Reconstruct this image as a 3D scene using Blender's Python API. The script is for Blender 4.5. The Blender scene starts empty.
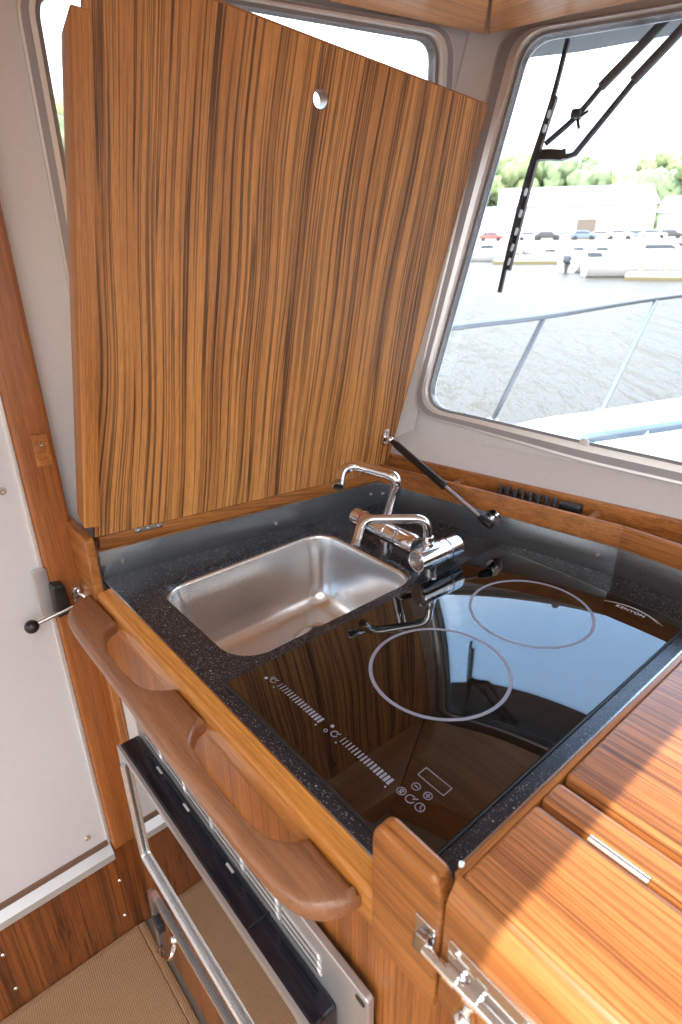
import bpy, bmesh, math, random
from mathutils import Vector, Matrix, noise
from mathutils.geometry import tessellate_polygon
PI = math.pi
random.seed(7)
sc = bpy.context.scene
C = sc.collection
ZF = 0.86                      # cabin floor is z = 0; the counter top lies 0.86 m above it
UP = Vector((0, 0, ZF))
V = Vector
# ------------------------------------------------------------------ materials
def newmat(name):
    m = bpy.data.materials.new(name); m.use_nodes = True
    nt = m.node_tree; b = nt.nodes['Principled BSDF']
    return m, nt, b
def N(nt, typ, **kw):
    n = nt.nodes.new(typ)
    for k, v in kw.items():
        if k in n.inputs: n.inputs[k].default_value = v
        else: setattr(n, k, v)
    return n
def L(nt, a, b): nt.links.new(a, b)
def ramp(nt, stops, interp='LINEAR'):
    r = nt.nodes.new('ShaderNodeValToRGB'); cr = r.color_ramp; cr.interpolation = interp
    while len(cr.elements) < len(stops): cr.elements.new(0.5)
    for e, (p, c) in zip(cr.elements, stops):
        e.position = p; e.color = (c[0], c[1], c[2], 1) if hasattr(c, '__len__') else (c, c, c, 1)
    return r
def plain(name, col, rough=0.5, metal=0.0, bump=0.0, bscale=60, **kw):
    m, nt, b = newmat(name)
    b.inputs['Roughness'].default_value = rough; b.inputs['Metallic'].default_value = metal
    tc = N(nt, 'ShaderNodeTexCoord')
    n = N(nt, 'ShaderNodeTexNoise', Scale=bscale, Detail=3.0)
    L(nt, tc.outputs['Object'], n.inputs['Vector'])
    r = ramp(nt, [(0.3, [c * 0.985 for c in col]), (0.7, [min(1, c * 1.015) for c in col])])
    L(nt, n.outputs['Fac'], r.inputs['Fac']); L(nt, r.outputs['Color'], b.inputs['Base Color'])
    if bump > .2:
        bp = N(nt, 'ShaderNodeBump', Strength=bump, Distance=0.001)
        L(nt, n.outputs['Fac'], bp.inputs['Height']); L(nt, bp.outputs['Normal'], b.inputs['Normal'])
    for k, v in kw.items():
        b.inputs[k.replace('_', ' ')].default_value = v
    return m
def wood(name, light, mid, dark, axis='X', bands=22, lines=90, streak=0.5, rough=0.35, coat=0.3, seed=0.0, warp=.03, along=1.0):
    """grain runs along `axis` of the object's own coordinates"""
    m, nt, b = newmat(name)
    tc = N(nt, 'ShaderNodeTexCoord')
    def mapped(s_along, s_across, src=None, off=0.0):
        mp = N(nt, 'ShaderNodeMapping')
        s = [s_across] * 3; s['XYZ'.index(axis)] = s_along
        mp.inputs['Scale'].default_value = s; mp.inputs['Location'].default_value = (seed + off, seed * 1.7 + off, seed * .6 + off)
        L(nt, src or tc.outputs['Object'], mp.inputs['Vector']); return mp
    w = N(nt, 'ShaderNodeTexNoise', Scale=1.0, Detail=1.0); L(nt, mapped(1.6, 3.5).outputs[0], w.inputs['Vector'])
    add = N(nt, 'ShaderNodeVectorMath', operation='MULTIPLY_ADD')
    L(nt, w.outputs['Color'], add.inputs[0]); add.inputs[1].default_value = (0, warp, 0) if axis == 'X' else (warp, 0, 0); L(nt, tc.outputs['Object'], add.inputs[2])
    src = add.outputs[0]
    n1 = N(nt, 'ShaderNodeTexNoise', Scale=1.0, Detail=2.0); L(nt, mapped(along * .7, bands, src).outputs[0], n1.inputs['Vector'])
    n2 = N(nt, 'ShaderNodeTexNoise', Scale=1.0, Detail=2.0, Roughness=0.5); L(nt, mapped(along, lines, src).outputs[0], n2.inputs['Vector'])
    n4 = N(nt, 'ShaderNodeTexNoise', Scale=1.0, Detail=2.0, Roughness=0.6); L(nt, mapped(along * 2, lines * 2.2, src, 5.0).outputs[0], n4.inputs['Vector'])
    n3 = N(nt, 'ShaderNodeTexNoise', Scale=1.0, Detail=3.0); L(nt, mapped(40, 900).outputs[0], n3.inputs['Vector'])
    base = ramp(nt, [(0.32, mid), (0.62, light)]); L(nt, n1.outputs['Fac'], base.inputs['Fac'])
    st0 = ramp(nt, [(0.30, .45), (0.395, 0.35), (0.415, 1.0), (0.440, .9), (0.465, 0.0)]); L(nt, n2.outputs['Fac'], st0.inputs['Fac'])
    st4 = ramp(nt, [(0.37, 0.9), (0.48, 0.0)]); L(nt, n4.outputs['Fac'], st4.inputs['Fac'])
    st = N(nt, 'ShaderNodeMath', operation='MAXIMUM'); L(nt, st0.outputs[0], st.inputs[0]); L(nt, st4.outputs[0], st.inputs[1])
    sb = ramp(nt, [(0.42, 1.0), (0.66, 0.7)]); L(nt, n1.outputs['Fac'], sb.inputs['Fac'])
    mu = N(nt, 'ShaderNodeMath', operation='MULTIPLY'); L(nt, st.outputs[0], mu.inputs[0]); L(nt, sb.outputs[0], mu.inputs[1])
    mu2 = N(nt, 'ShaderNodeMath', operation='MULTIPLY'); L(nt, mu.outputs[0], mu2.inputs[0]); mu2.inputs[1].default_value = streak
    mx = N(nt, 'ShaderNodeMix', data_type='RGBA'); L(nt, mu2.outputs[0], mx.inputs['Factor']); L(nt, base.outputs[0], mx.inputs['A'])
    mx.inputs['B'].default_value = (*dark, 1)
    fr = ramp(nt, [(0.35, 0.78), (0.6, 1.06)]); L(nt, n3.outputs['Fac'], fr.inputs['Fac'])
    mm = N(nt, 'ShaderNodeMix', data_type='RGBA', blend_type='MULTIPLY'); mm.inputs['Factor'].default_value = 1.0
    L(nt, mx.outputs['Result'], mm.inputs['A']); L(nt, fr.outputs[0], mm.inputs['B'])
    L(nt, mm.outputs['Result'], b.inputs['Base Color'])
    b.inputs['Roughness'].default_value = rough
    b.inputs['Coat Weight'].default_value = coat; b.inputs['Coat Roughness'].default_value = 0.22
    bp = N(nt, 'ShaderNodeBump', Strength=0.12, Distance=0.0006); L(nt, n3.outputs['Fac'], bp.inputs['Height']); L(nt, bp.outputs[0], b.inputs['Normal'])
    return m
M = {}
M['lid_face'] = wood('teak_veneer_lid', (.72, .325, .095), (.48, .195, .055), (.055, .018, .009), 'X', 26, 100, .96, .42, .12, 0, .07, .7)
M['teak_lip'] = wood('teak_lid_lip', (.64, .28, .075), (.52, .21, .05), (.26, .09, .03), 'X', 26, 130, .5, .36, .2, 4)
M['teak_x'] = wood('teak_solid_x', (.50, .195, .048), (.37, .13, .030), (.14, .045, .014), 'X', 26, 130, .6, .34, .2, 3)
M['teak_y'] = wood('teak_solid_y', (.50, .195, .048), (.37, .13, .030), (.14, .045, .014), 'Y', 26, 130, .6, .34, .2, 5)
M['teak_z'] = wood('teak_solid_z', (.46, .165, .036), (.31, .098, .020), (.10, .032, .010), 'Z', 40, 200, .75, .38, .18, 8)
M['teak_post'] = wood('teak_post', (.38, .130, .034), (.27, .085, .022), (.12, .038, .012), 'Z', 22, 90, .4, .32, .3, 11)
M['teak_rail'] = wood('teak_front_rail', (.70, .30, .065), (.54, .205, .038), (.24, .075, .016), 'X', 40, 200, .55, .3, .35, 2)
M['teak_table'] = wood('teak_table_veneer', (.54, .205, .062), (.43, .15, .042), (.11, .038, .016), 'X', 40, 330, 1.0, .36, .25, 13, .02, 1.2)
M['teak_handle'] = wood('teak_handle', (.36, .165, .078), (.27, .115, .052), (.14, .055, .025), 'X', 24, 110, .45, .34, .25, 17)
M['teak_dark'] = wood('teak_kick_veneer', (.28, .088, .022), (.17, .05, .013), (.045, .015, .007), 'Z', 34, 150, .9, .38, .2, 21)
M['teak_ceiling'] = wood('teak_valance', (.72, .31, .09), (.56, .22, .06), (.2, .07, .025), 'X', 20, 90, .5, .36, .3, 25)
M['teak_ceiling_y'] = wood('teak_valance_side', (.72, .31, .09), (.56, .22, .06), (.2, .07, .025), 'Y', 20, 90, .5, .36, .3, 25)
M['gelcoat'] = plain('warm_white_liner', (.68, .665, .675), .38, 0, .03, 120)
M['door_white'] = plain('door_white_laminate', (.66, .66, .69), .4, 0, .02, 90)
M['cabin_white'] = plain('cabin_white', (.72, .70, .66), .6)
M['alu'] = plain('anodised_aluminium', (.80, .78, .77), .30, .55)
M['alu_grey'] = plain('grey_window_seal', (.36, .345, .37), .4, .1)
M['seal_dark'] = plain('dark_window_gasket', (.25, .24, .25), .5, .1)
M['rubber'] = plain('black_rubber', (.018, .018, .02), .5)
M['black'] = plain('black_plastic', (.012, .012, .014), .28, 0)
M['blackgloss'] = plain('black_enamel', (.009, .010, .016), .12, 0)
M['chrome'] = plain('chrome', (.82, .82, .84), .06, 1)
M['steel'] = plain('stainless', (.52, .51, .50), .24, 1, .04, 300)
M['screw'] = plain('bright_screw', (.75, .74, .70), .25, 1)
M['white_gel'] = plain('white_gelcoat_outside', (.42, .42, .42), .45)
M['rail_steel'] = plain('shaded_rail_steel', (.16, .175, .20), .35, .8)  # stainless with its base darkened, the rail's shade side put into the colour
M['brass'] = plain('copper_contact', (.55, .26, .10), .3, .6)
M['mark'] = plain('ceramic_marking', (.25, .25, .31), .5)
M['mark_dim'] = plain('ceramic_marking_fine', (.24, .24, .28), .5)
M['logo'] = plain('logo_print', (.62, .62, .64), .45)
M['offwhite'] = plain('offwhite_plastic', (.75, .74, .72), .4)
def glassmat(name, tint=(.97, .99, 1.0), amt=1.0):
    m, nt, b = newmat(name); nt.nodes.remove(b); out = nt.nodes['Material Output']
    t = N(nt, 'ShaderNodeBsdfTransparent'); t.inputs[0].default_value = (*tint, 1)
    g = N(nt, 'ShaderNodeBsdfGlossy'); g.inputs['Roughness'].default_value = .01
    f = N(nt, 'ShaderNodeFresnel', IOR=1.45); mx = N(nt, 'ShaderNodeMixShader')
    sc_ = N(nt, 'ShaderNodeMath', operation='MULTIPLY'); L(nt, f.outputs[0], sc_.inputs[0]); sc_.inputs[1].default_value = amt
    L(nt, sc_.outputs[0], mx.inputs[0]); L(nt, t.outputs[0], mx.inputs[1]); L(nt, g.outputs[0], mx.inputs[2]); L(nt, mx.outputs[0], out.inputs[0])
    return m
M['pane'] = glassmat('window_glass', amt=.6)
def granite():
    m, nt, b = newmat('black_speckled_solid_surface'); tc = N(nt, 'ShaderNodeTexCoord')
    v = N(nt, 'ShaderNodeTexVoronoi', Scale=640.0); L(nt, tc.outputs['Object'], v.inputs['Vector'])
    v2 = N(nt, 'ShaderNodeTexVoronoi', Scale=240.0); L(nt, tc.outputs['Object'], v2.inputs['Vector'])
    def specks(vn, thr, lo, hi):
        sep = N(nt, 'ShaderNodeSeparateColor'); L(nt, vn.outputs['Color'], sep.inputs[0])
        g = N(nt, 'ShaderNodeMath', operation='GREATER_THAN'); L(nt, sep.outputs[0], g.inputs[0]); g.inputs[1].default_value = thr
        r = ramp(nt, [(lo, 1.0), (hi, 0.0)]); L(nt, vn.outputs['Distance'], r.inputs['Fac'])
        mu = N(nt, 'ShaderNodeMath', operation='MULTIPLY'); L(nt, g.outputs[0], mu.inputs[0]); L(nt, r.outputs[0], mu.inputs[1])
        mu2 = N(nt, 'ShaderNodeMath', operation='MULTIPLY'); L(nt, mu.outputs[0], mu2.inputs[0]); L(nt, sep.outputs[1], mu2.inputs[1]); return mu2
    a = specks(v, .62, .2, .5); c = specks(v2, .92, .16, .36)
    mx = N(nt, 'ShaderNodeMath', operation='MAXIMUM'); L(nt, a.outputs[0], mx.inputs[0]); L(nt, c.outputs[0], mx.inputs[1])
    r = ramp(nt, [(0, (.017, .019, .025)), (.5, (.12, .12, .135)), (1, (.48, .44, .38))]); L(nt, mx.outputs[0], r.inputs['Fac'])
    L(nt, r.outputs[0], b.inputs['Base Color']); b.inputs['Roughness'].default_value = .27
    return m
M['granite'] = granite()
def cookglass():
    m, nt, b = newmat('black_ceramic_glass'); tc = N(nt, 'ShaderNodeTexCoord')
    n = N(nt, 'ShaderNodeTexNoise', Scale=300.0); L(nt, tc.outputs['Object'], n.inputs['Vector'])
    r = ramp(nt, [(.45, (.0025, .0022, .002)), (.8, (.006, .005, .005))]); L(nt, n.outputs['Fac'], r.inputs['Fac']); L(nt, r.outputs[0], b.inputs['Base Color'])
    b.inputs['Roughness'].default_value = .015; b.inputs['IOR'].default_value = 1.86
    return m
M['cook'] = cookglass()
def brushed(name, col, rough, axis='X', strength=.25):
    m, nt, b = newmat(name); tc = N(nt, 'ShaderNodeTexCoord'); mp = N(nt, 'ShaderNodeMapping')
    s = [900] * 3; s['XYZ'.index(axis)] = 12; mp.inputs['Scale'].default_value = s
    L(nt, tc.outputs['Object'], mp.inputs[0]); n = N(nt, 'ShaderNodeTexNoise', Scale=1.0, Detail=3.0); L(nt, mp.outputs[0], n.inputs['Vector'])
    r = ramp(nt, [(.3, rough * .8), (.7, rough * 1.25)]); L(nt, n.outputs['Fac'], r.inputs['Fac']); L(nt, r.outputs[0], b.inputs['Roughness'])
    c = ramp(nt, [(.3, [x * .92 for x in col]), (.7, [min(1, x * 1.06) for x in col])]); L(nt, n.outputs['Fac'], c.inputs['Fac']); L(nt, c.outputs[0], b.inputs['Base Color'])
    b.inputs['Metallic'].default_value = 1
    bp = N(nt, 'ShaderNodeBump', Strength=strength, Distance=.0002); L(nt, n.outputs['Fac'], bp.inputs['Height']); L(nt, bp.outputs[0], b.inputs['Normal'])
    return m
M['sink'] = plain('satin_sink_steel', (.76, .76, .76), .24, .95)
M['splash'] = plain('brushed_splashback', (.30, .33, .36), .25, .85)
M['oven_steel'] = plain('brushed_oven_steel', (.50, .51, .53), .33, .65)
M['bar_steel'] = plain('polished_bar_steel', (.74, .75, .77), .18, .8)
def mirror_glass():
    m, nt, b = newmat('oven_door_glass'); tc = N(nt, 'ShaderNodeTexCoord')
    n = N(nt, 'ShaderNodeTexNoise', Scale=90.0); L(nt, tc.outputs['Object'], n.inputs['Vector'])
    r = ramp(nt, [(.4, (.16, .15, .15)), (.7, (.20, .185, .18))]); L(nt, n.outputs['Fac'], r.inputs['Fac']); L(nt, r.outputs[0], b.inputs['Base Color'])
    b.inputs['Metallic'].default_value = .95; b.inputs['Roughness'].default_value = .03; b.inputs['IOR'].default_value = 1.8
    b.inputs['Coat Weight'].default_value = 1.0; b.inputs['Coat Roughness'].default_value = .02
    return m
M['oven_glass'] = mirror_glass()
def carpetmat(name, a, c):
    m, nt, b = newmat(name); tc = N(nt, 'ShaderNodeTexCoord')
    mp = N(nt, 'ShaderNodeMapping'); mp.inputs['Rotation'].default_value = (0, 0, .1); L(nt, tc.outputs['Object'], mp.inputs[0])
    w1 = N(nt, 'ShaderNodeTexWave', Scale=82.0, Distortion=1.6, bands_direction='X'); w1.inputs['Detail Scale'].default_value = 3
    w2 = N(nt, 'ShaderNodeTexWave', Scale=82.0, Distortion=1.6, bands_direction='Y')
    for w in (w1, w2): L(nt, mp.outputs[0], w.inputs['Vector'])
    mu = N(nt, 'ShaderNodeMath', operation='MULTIPLY'); L(nt, w1.outputs['Fac'], mu.inputs[0]); L(nt, w2.outputs['Fac'], mu.inputs[1])
    n = N(nt, 'ShaderNodeTexNoise', Scale=700.0); L(nt, tc.outputs['Object'], n.inputs['Vector'])
    ad = N(nt, 'ShaderNodeMath', operation='MULTIPLY_ADD'); L(nt, n.outputs['Fac'], ad.inputs[0]); ad.inputs[1].default_value = .35; L(nt, mu.outputs[0], ad.inputs[2])
    r = ramp(nt, [(.1, c), (.8, a)]); L(nt, ad.outputs[0], r.inputs['Fac']); L(nt, r.outputs[0], b.inputs['Base Color'])
    b.inputs['Roughness'].default_value = .95
    bp = N(nt, 'ShaderNodeBump', Strength=.8, Distance=.002); L(nt, ad.outputs[0], bp.inputs['Height']); L(nt, bp.outputs[0], b.inputs['Normal'])
    return m
M['carpet'] = carpetmat('woven_loop_carpet', (.60, .375, .21), (.34, .195, .10))
M['binding'] = carpetmat('carpet_binding', (.46, .27, .14), (.34, .19, .10))
def watermat():
    m, nt, b = newmat('river_water'); tc = N(nt, 'ShaderNodeTexCoord')
    n = N(nt, 'ShaderNodeTexNoise', Scale=.9, Detail=5.0, Roughness=.6); mp = N(nt, 'ShaderNodeMapping')
    mp.inputs['Scale'].default_value = (1.0, 1.0, 1); mp.inputs['Rotation'].default_value = (0, 0, .85); 
    mp2 = N(nt, 'ShaderNodeMapping'); mp2.inputs['Scale'].default_value = (.28, 1.15, 1)
    L(nt, tc.outputs['Object'], mp.inputs[0]); L(nt, mp.outputs[0], mp2.inputs[0]); L(nt, mp2.outputs[0], n.inputs['Vector'])
    bp = N(nt, 'ShaderNodeBump', Strength=1.0, Distance=.35); L(nt, n.outputs['Fac'], bp.inputs['Height']); L(nt, bp.outputs[0], b.inputs['Normal'])
    b.inputs['Base Color'].default_value = (.058, .051, .040, 1); b.inputs['Specular IOR Level'].default_value = .12; b.inputs['Roughness'].default_value = .25; b.inputs['IOR'].default_value = 1.33
    return m
M['water'] = watermat()
def leafmat(name, a, c, s=.6):
    m, nt, b = newmat(name); tc = N(nt, 'ShaderNodeTexCoord'); n = N(nt, 'ShaderNodeTexNoise', Scale=s, Detail=4.0); L(nt, tc.outputs['Object'], n.inputs['Vector'])
    r = ramp(nt, [(.35, c), (.65, a)]); L(nt, n.outputs['Fac'], r.inputs['Fac']); L(nt, r.outputs[0], b.inputs['Base Color']); b.inputs['Roughness'].default_value = .9
    return m
M['leaf1'] = leafmat('pale_green_leaves', (.23, .29, .14), (.15, .20, .095))
M['leaf2'] = leafmat('mid_green_leaves', (.19, .25, .135), (.115, .165, .09))
M['leaf3'] = leafmat('yellow_green_leaves', (.29, .31, .15), (.20, .235, .11))
M['bark'] = plain('bark', (.22, .17, .13), .9)
M['shore'] = plain('gravel_shore', (.42, .385, .35), .95, 0, 0, .5)
M['metal_wall'] = plain('white_metal_siding', (.44, .44, .445), .6, 0, 0, 1)
M['roof_grey'] = plain('pale_roofing', (.42, .42, .425), .6, 0, 0, 1)
M['shade_dark'] = plain('dark_opening', (.12, .10, .09), .8)
M['dock'] = plain('dock_planks', (.24, .21, .17), .9, 0, 0, 3)
M['hull'] = plain('boat_hull_white', (.46, .465, .48), .3, 0, 0, 2)
M['boot'] = plain('boat_bottom_blue', (.06, .08, .14), .6)
M['tint'] = plain('tinted_boat_window', (.06, .07, .09), .1)
M['outboard'] = plain('outboard_cowling', (.05, .055, .07), .3)
CARC = [plain('car_paint_' + n, c, .3) for n, c in (('white', (.75, .75, .75)), ('silver', (.45, .46, .48)), ('blue', (.12, .17, .26)), ('red', (.40, .09, .08)), ('black', (.05, .05, .055)))]
# ------------------------------------------------------------------ mesh helpers
def frame(O=(0, 0, 0), e1=(1, 0, 0), e2=(0, 1, 0), e3=(0, 0, 1)):
    O, e1, e2, e3 = map(Vector, (O, e1, e2, e3))
    return lambda a, b, c: O + e1 * a + e2 * b + e3 * c
ID = frame()
XZ = lambda y: (lambda a, b, c: Vector((a, y - c, b)))          # (x, z, out toward -y)
def recalc(bm): bmesh.ops.recalc_face_normals(bm, faces=bm.faces[:])
def loops(bm, rings, cap0=True, cap1=True, closed=True):
    vs = [[bm.verts.new(p) for p in r] for r in rings]
    n = len(vs[0])
    for a, b in zip(vs, vs[1:]):
        for i in range(n if closed else n - 1):
            j = (i + 1) % n
            bm.faces.new((a[i], a[j], b[j], b[i]))
    def cap(ring, rev):
        pts = [v.co for v in ring]
        for t in tessellate_polygon([pts]):
            try: bm.faces.new([ring[k] for k in (t if not rev else t[::-1])])
            except ValueError: pass
    if cap0: cap(vs[0], True)
    if cap1: cap(vs[-1], False)
    return vs
def offset(poly, d):
    """inset a ccw/cw polygon by d (positive = inward)"""
    n = len(poly); A = sum(poly[i][0] * poly[(i + 1) % n][1] - poly[(i + 1) % n][0] * poly[i][1] for i in range(n))
    s = 1 if A > 0 else -1; out = []
    for i in range(n):
        p0, p1, p2 = Vector(poly[i - 1][:2]), Vector(poly[i][:2]), Vector(poly[(i + 1) % n][:2])
        a = (p1 - p0).normalized(); b = (p2 - p1).normalized()
        na = Vector((-a.y, a.x)) * s; nb = Vector((-b.y, b.x)) * s
        m = na + nb
        k = m.length_squared
        m = m * (2.0 / k) / 1.0 if k > .3 else na + nb
        out.append(tuple(p1 + m * d * (1.0 if k > .3 else 1.0) * .5 * (2.0 / 2.0) if False else p1 + m * d))
    return out
def slab(bm, poly, h0, h1, r=0.002, fr=ID, seg=3, bottom=True):
    """prism over poly with rounded edges, h0..h1 along the frame's third axis"""
    rings = []
    if r <= 0: rings = [[fr(x, y, h0) for x, y in poly], [fr(x, y, h1) for x, y in poly]]
    else:
        for k in range(seg + 1):
            t = k / seg * PI / 2
            if bottom: rings.append([fr(x, y, h0 + r * (1 - math.sin(t))) for x, y in offset(poly, r * (1 - math.cos(t + 0)) if False else r * (1 - math.sin(PI / 2 - (PI / 2 - t)) if False else r * (1 - math.sin(t)) * 0 + r * (math.cos(t)) if False else 0))] ) if False else None
        rings = []
        if bottom:
            for k in range(seg + 1):
                t = k / seg * PI / 2
                rings.append([fr(x, y, h0 + r * (1 - math.cos(t))) for x, y in offset(poly, r * (1 - math.sin(t)))])
        else: rings.append([fr(x, y, h0) for x, y in poly])
        for k in range(seg + 1):
            t = k / seg * PI / 2
            rings.append([fr(x, y, h1 - r * (1 - math.sin(t))) for x, y in offset(poly, r * (1 - math.cos(t)))])
    loops(bm, rings); return bm
def slab_hole(bm, outer, holes, h0, h1, fr=ID):
    polys = [outer] + holes
    flat = [p for q in polys for p in q]
    tr = tessellate_polygon([[Vector((x, y, 0)) for x, y in q] for q in polys])
    for h, rev in ((h0, True), (h1, False)):
        vs = [bm.verts.new(fr(x, y, h)) for x, y in flat]
        for t in tr:
            try: bm.faces.new([vs[k] for k in (t[::-1] if rev else t)])
            except ValueError: pass
        if h == h0: v0 = vs
    k = 0
    for q in polys:
        n = len(q)
        for i in range(n):
            j = (i + 1) % n
            bm.faces.new((v0[k + i], v0[k + j], vs[k + j], vs[k + i]))
        k += n
    return bm
def rrect(x0, x1, y0, y1, r, n=6):
    rs = r if hasattr(r, '__len__') else (r,) * 4
    out = []
    for (cx, cy, a, rr) in ((x1, y1, 0, rs[0]), (x0, y1, 90, rs[1]), (x0, y0, 180, rs[2]), (x1, y0, 270, rs[3])):
        sx = -1 if cx == x1 else 1; sy = -1 if cy == y1 else 1
        if rr <= 0: out.append((cx, cy)); continue
        for k in range(n + 1):
            t = math.radians(a + 90 * k / n)
            out.append((cx + sx * rr + rr * math.cos(t), cy + sy * rr + rr * math.sin(t)))
    return out
def rpoly(pts, r, n=4):
    out = []
    m = len(pts)
    rs = r if hasattr(r, '__len__') else [r] * m
    for i in range(m):
        p0, p1, p2 = Vector(pts[i - 1]), Vector(pts[i]), Vector(pts[(i + 1) % m])
        rr = min(rs[i], (p0 - p1).length * .45, (p2 - p1).length * .45)
        if rr <= 1e-6: out.append(tuple(p1)); continue
        a = p1 + (p0 - p1).normalized() * rr; c = p1 + (p2 - p1).normalized() * rr
        for k in range(n + 1):
            t = k / n
            out.append(tuple(a * (1 - t) ** 2 + p1 * 2 * t * (1 - t) + c * t * t))
    return out
def rect(x0, x1, y0, y1): return [(x0, y0), (x1, y0), (x1, y1), (x0, y1)]
def box(bm, x0, x1, y0, y1, z0, z1, r=0.0015, fr=ID): return slab(bm, rect(x0, x1, y0, y1), z0, z1, r, fr, 2)
def smoothpath(pts, n=6, closed=False):
    P = [Vector(p) for p in pts]; out = []; m = len(P)
    rng = range(m if closed else m - 1)
    for i in rng:
        if closed: p0, p1, p2, p3 = P[i - 1], P[i], P[(i + 1) % m], P[(i + 2) % m]
        else: p0, p1, p2, p3 = P[max(i - 1, 0)], P[i], P[i + 1], P[min(i + 2, m - 1)]
        for k in range(n):
            t = k / n
            out.append(.5 * ((2 * p1) + (p2 - p0) * t + (2 * p0 - 5 * p1 + 4 * p2 - p3) * t * t + (3 * p1 - p0 - 3 * p2 + p3) * t ** 3))
    if not closed: out.append(P[-1])
    return out
def roundpath(pts, r, n=6):
    P = [Vector(p) for p in pts]; out = [P[0]]
    for i in range(1, len(P) - 1):
        a = P[i] + (P[i - 1] - P[i]).normalized() * min(r, (P[i - 1] - P[i]).length * .45)
        c = P[i] + (P[i + 1] - P[i]).normalized() * min(r, (P[i + 1] - P[i]).length * .45)
        for k in range(n + 1):
            t = k / n; out.append(a * (1 - t) ** 2 + P[i] * 2 * t * (1 - t) + c * t * t)
    out.append(P[-1]); return out
def tube(bm, pts, rad, seg=14, flat=1.0):
    P = [Vector(p) for p in pts]; rings = []
    t0 = (P[1] - P[0]).normalized(); ref = Vector((0, 0, 1)) if abs(t0.z) < .9 else Vector((1, 0, 0))
    u = t0.cross(ref).normalized()
    for i, p in enumerate(P):
        t = (P[min(i + 1, len(P) - 1)] - P[max(i - 1, 0)]).normalized()
        u = (u - t * u.dot(t)).normalized(); w = t.cross(u)
        r = rad[i] if hasattr(rad, '__len__') else rad
        rings.append([p + (u * math.cos(2 * PI * k / seg) + w * math.sin(2 * PI * k / seg) * flat) * r for k in range(seg)])
    loops(bm, rings); return bm
def lathe(bm, prof, O, axis=(0, 0, 1), seg=28, cap=True):
    """prof: (radius, height) pairs"""
    a = Vector(axis).normalized(); ref = Vector((0, 0, 1)) if abs(a.z) < .9 else Vector((1, 0, 0))
    u = a.cross(ref).normalized(); w = a.cross(u); O = Vector(O)
    rings = [[O + a * h + (u * math.cos(2 * PI * k / seg) + w * math.sin(2 * PI * k / seg)) * max(r, 1e-5) for k in range(seg)] for r, h in prof]
    loops(bm, rings, cap, cap); return bm
def ball(bm, c, r, seg=20, sq=(1, 1, 1)):
    d = bmesh.ops.create_uvsphere(bm, u_segments=seg, v_segments=seg // 2, radius=r)
    for v in d['verts']: v.co = Vector((v.co.x * sq[0], v.co.y * sq[1], v.co.z * sq[2])) + Vector(c)
    return bm
def annulus(bm, c, r0, r1, h0, h1, seg=96, fr=ID, a0=0.0, a1=2 * PI):
    full = a1 - a0 > 2 * PI - 1e-4; n = seg if full else seg + 1
    def ring(r, h): return [fr(c[0] + r * math.cos(a0 + (a1 - a0) * k / seg), c[1] + r * math.sin(a0 + (a1 - a0) * k / seg), h) for k in range(n)]
    vs = loops(bm, [ring(r0, h0), ring(r1, h0), ring(r1, h1), ring(r0, h1), ring(r0, h0)], False, False, full)
    if not full:
        for e in (0, -1): bm.faces.new([vs[i][e] for i in range(4)])
    return bm
# ------------------------------------------------------------------ object helpers
def tag(o, label=None, cat=None, group=None, kind=None):
    if label: o['label'] = label
    if cat: o['category'] = cat
    if group: o['group'] = group
    if kind: o['kind'] = kind
    return o
def thing(name, label, cat, loc, group=None, kind=None):
    o = bpy.data.objects.new(name, None); C.objects.link(o); o.empty_display_size = .05
    o.location = Vector(loc) + UP; o['base'] = list(loc)
    return tag(o, label, cat, group, kind)
def gbase(o):
    b = Vector((0, 0, 0))
    while o is not None:
        if 'base' in o: b += Vector(o['base'][:])
        o = o.parent
    return b
def obj(name, bm, mat, parent=None, base=None, smooth=True, label=None, angle=35):
    recalc(bm)
    me = bpy.data.meshes.new(name); base = Vector(base) if base is not None else Vector((0, 0, 0))
    off = gbase(parent) if parent else base
    for v in bm.verts: v.co -= off
    if smooth:
        for f in bm.faces: f.smooth = True
        for e in bm.edges:
            if len(e.link_faces) == 2 and e.calc_face_angle(0) > math.radians(angle): e.smooth = False
    bm.to_mesh(me); bm.free()
    o = bpy.data.objects.new(name, me); C.objects.link(o); me.materials.append(mat)
    if parent: o.parent = parent
    else: o.location = base + UP; o['base'] = list(base)
    if label: o['label'] = label
    return o
B = bmesh.new
def struct(name, bm, mat, base=(0, 0, 0), label=None, **kw):
    o = obj(name, bm, mat, None, base, **kw); o['kind'] = 'structure'
    if label: o['label'] = label; 
    return o
def screw(name, p, axis, parent=None, r=.0042, mat='screw', h=.0022, **kw):
    bm = B(); lathe(bm, [(r, 0), (r, h * .4), (r * .75, h), (r * .3, h), (r * .28, h * .6)], p, axis, 16)
    return obj(name, bm, M[mat], parent, **kw)

# ================================================================== frames of the cabin
h_dir = Vector((.1389, .9903, 0)).normalized(); n_side = Vector((h_dir.y, -h_dir.x, 0))     # side wall, normal into the cabin
A0 = Vector((-.3405, -.017, 0)) - n_side * .060
SIDE = frame(A0, h_dir, (0, 0, 1), n_side)              # (along, z, inward)
WO = Vector((-.2426, .6053, .0785)); w_dir = Vector((.9806, .1961, 0)).normalized(); w_up = Vector((-.0499, .2497, .967)).normalized(); n_ws = Vector((.1897, -.9483, .2546)).normalized()
WS = frame(WO, w_dir, w_up, n_ws)                       # reverse-raked windscreen, normal into the cabin
# ------------------------------------------------------------------ structure
bm = B(); box(bm, -.45, 2.0, -2.2, .75, -.90, -.862, 0); struct('floor', bm, M['dock'], (0, -.8, -.90))
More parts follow.
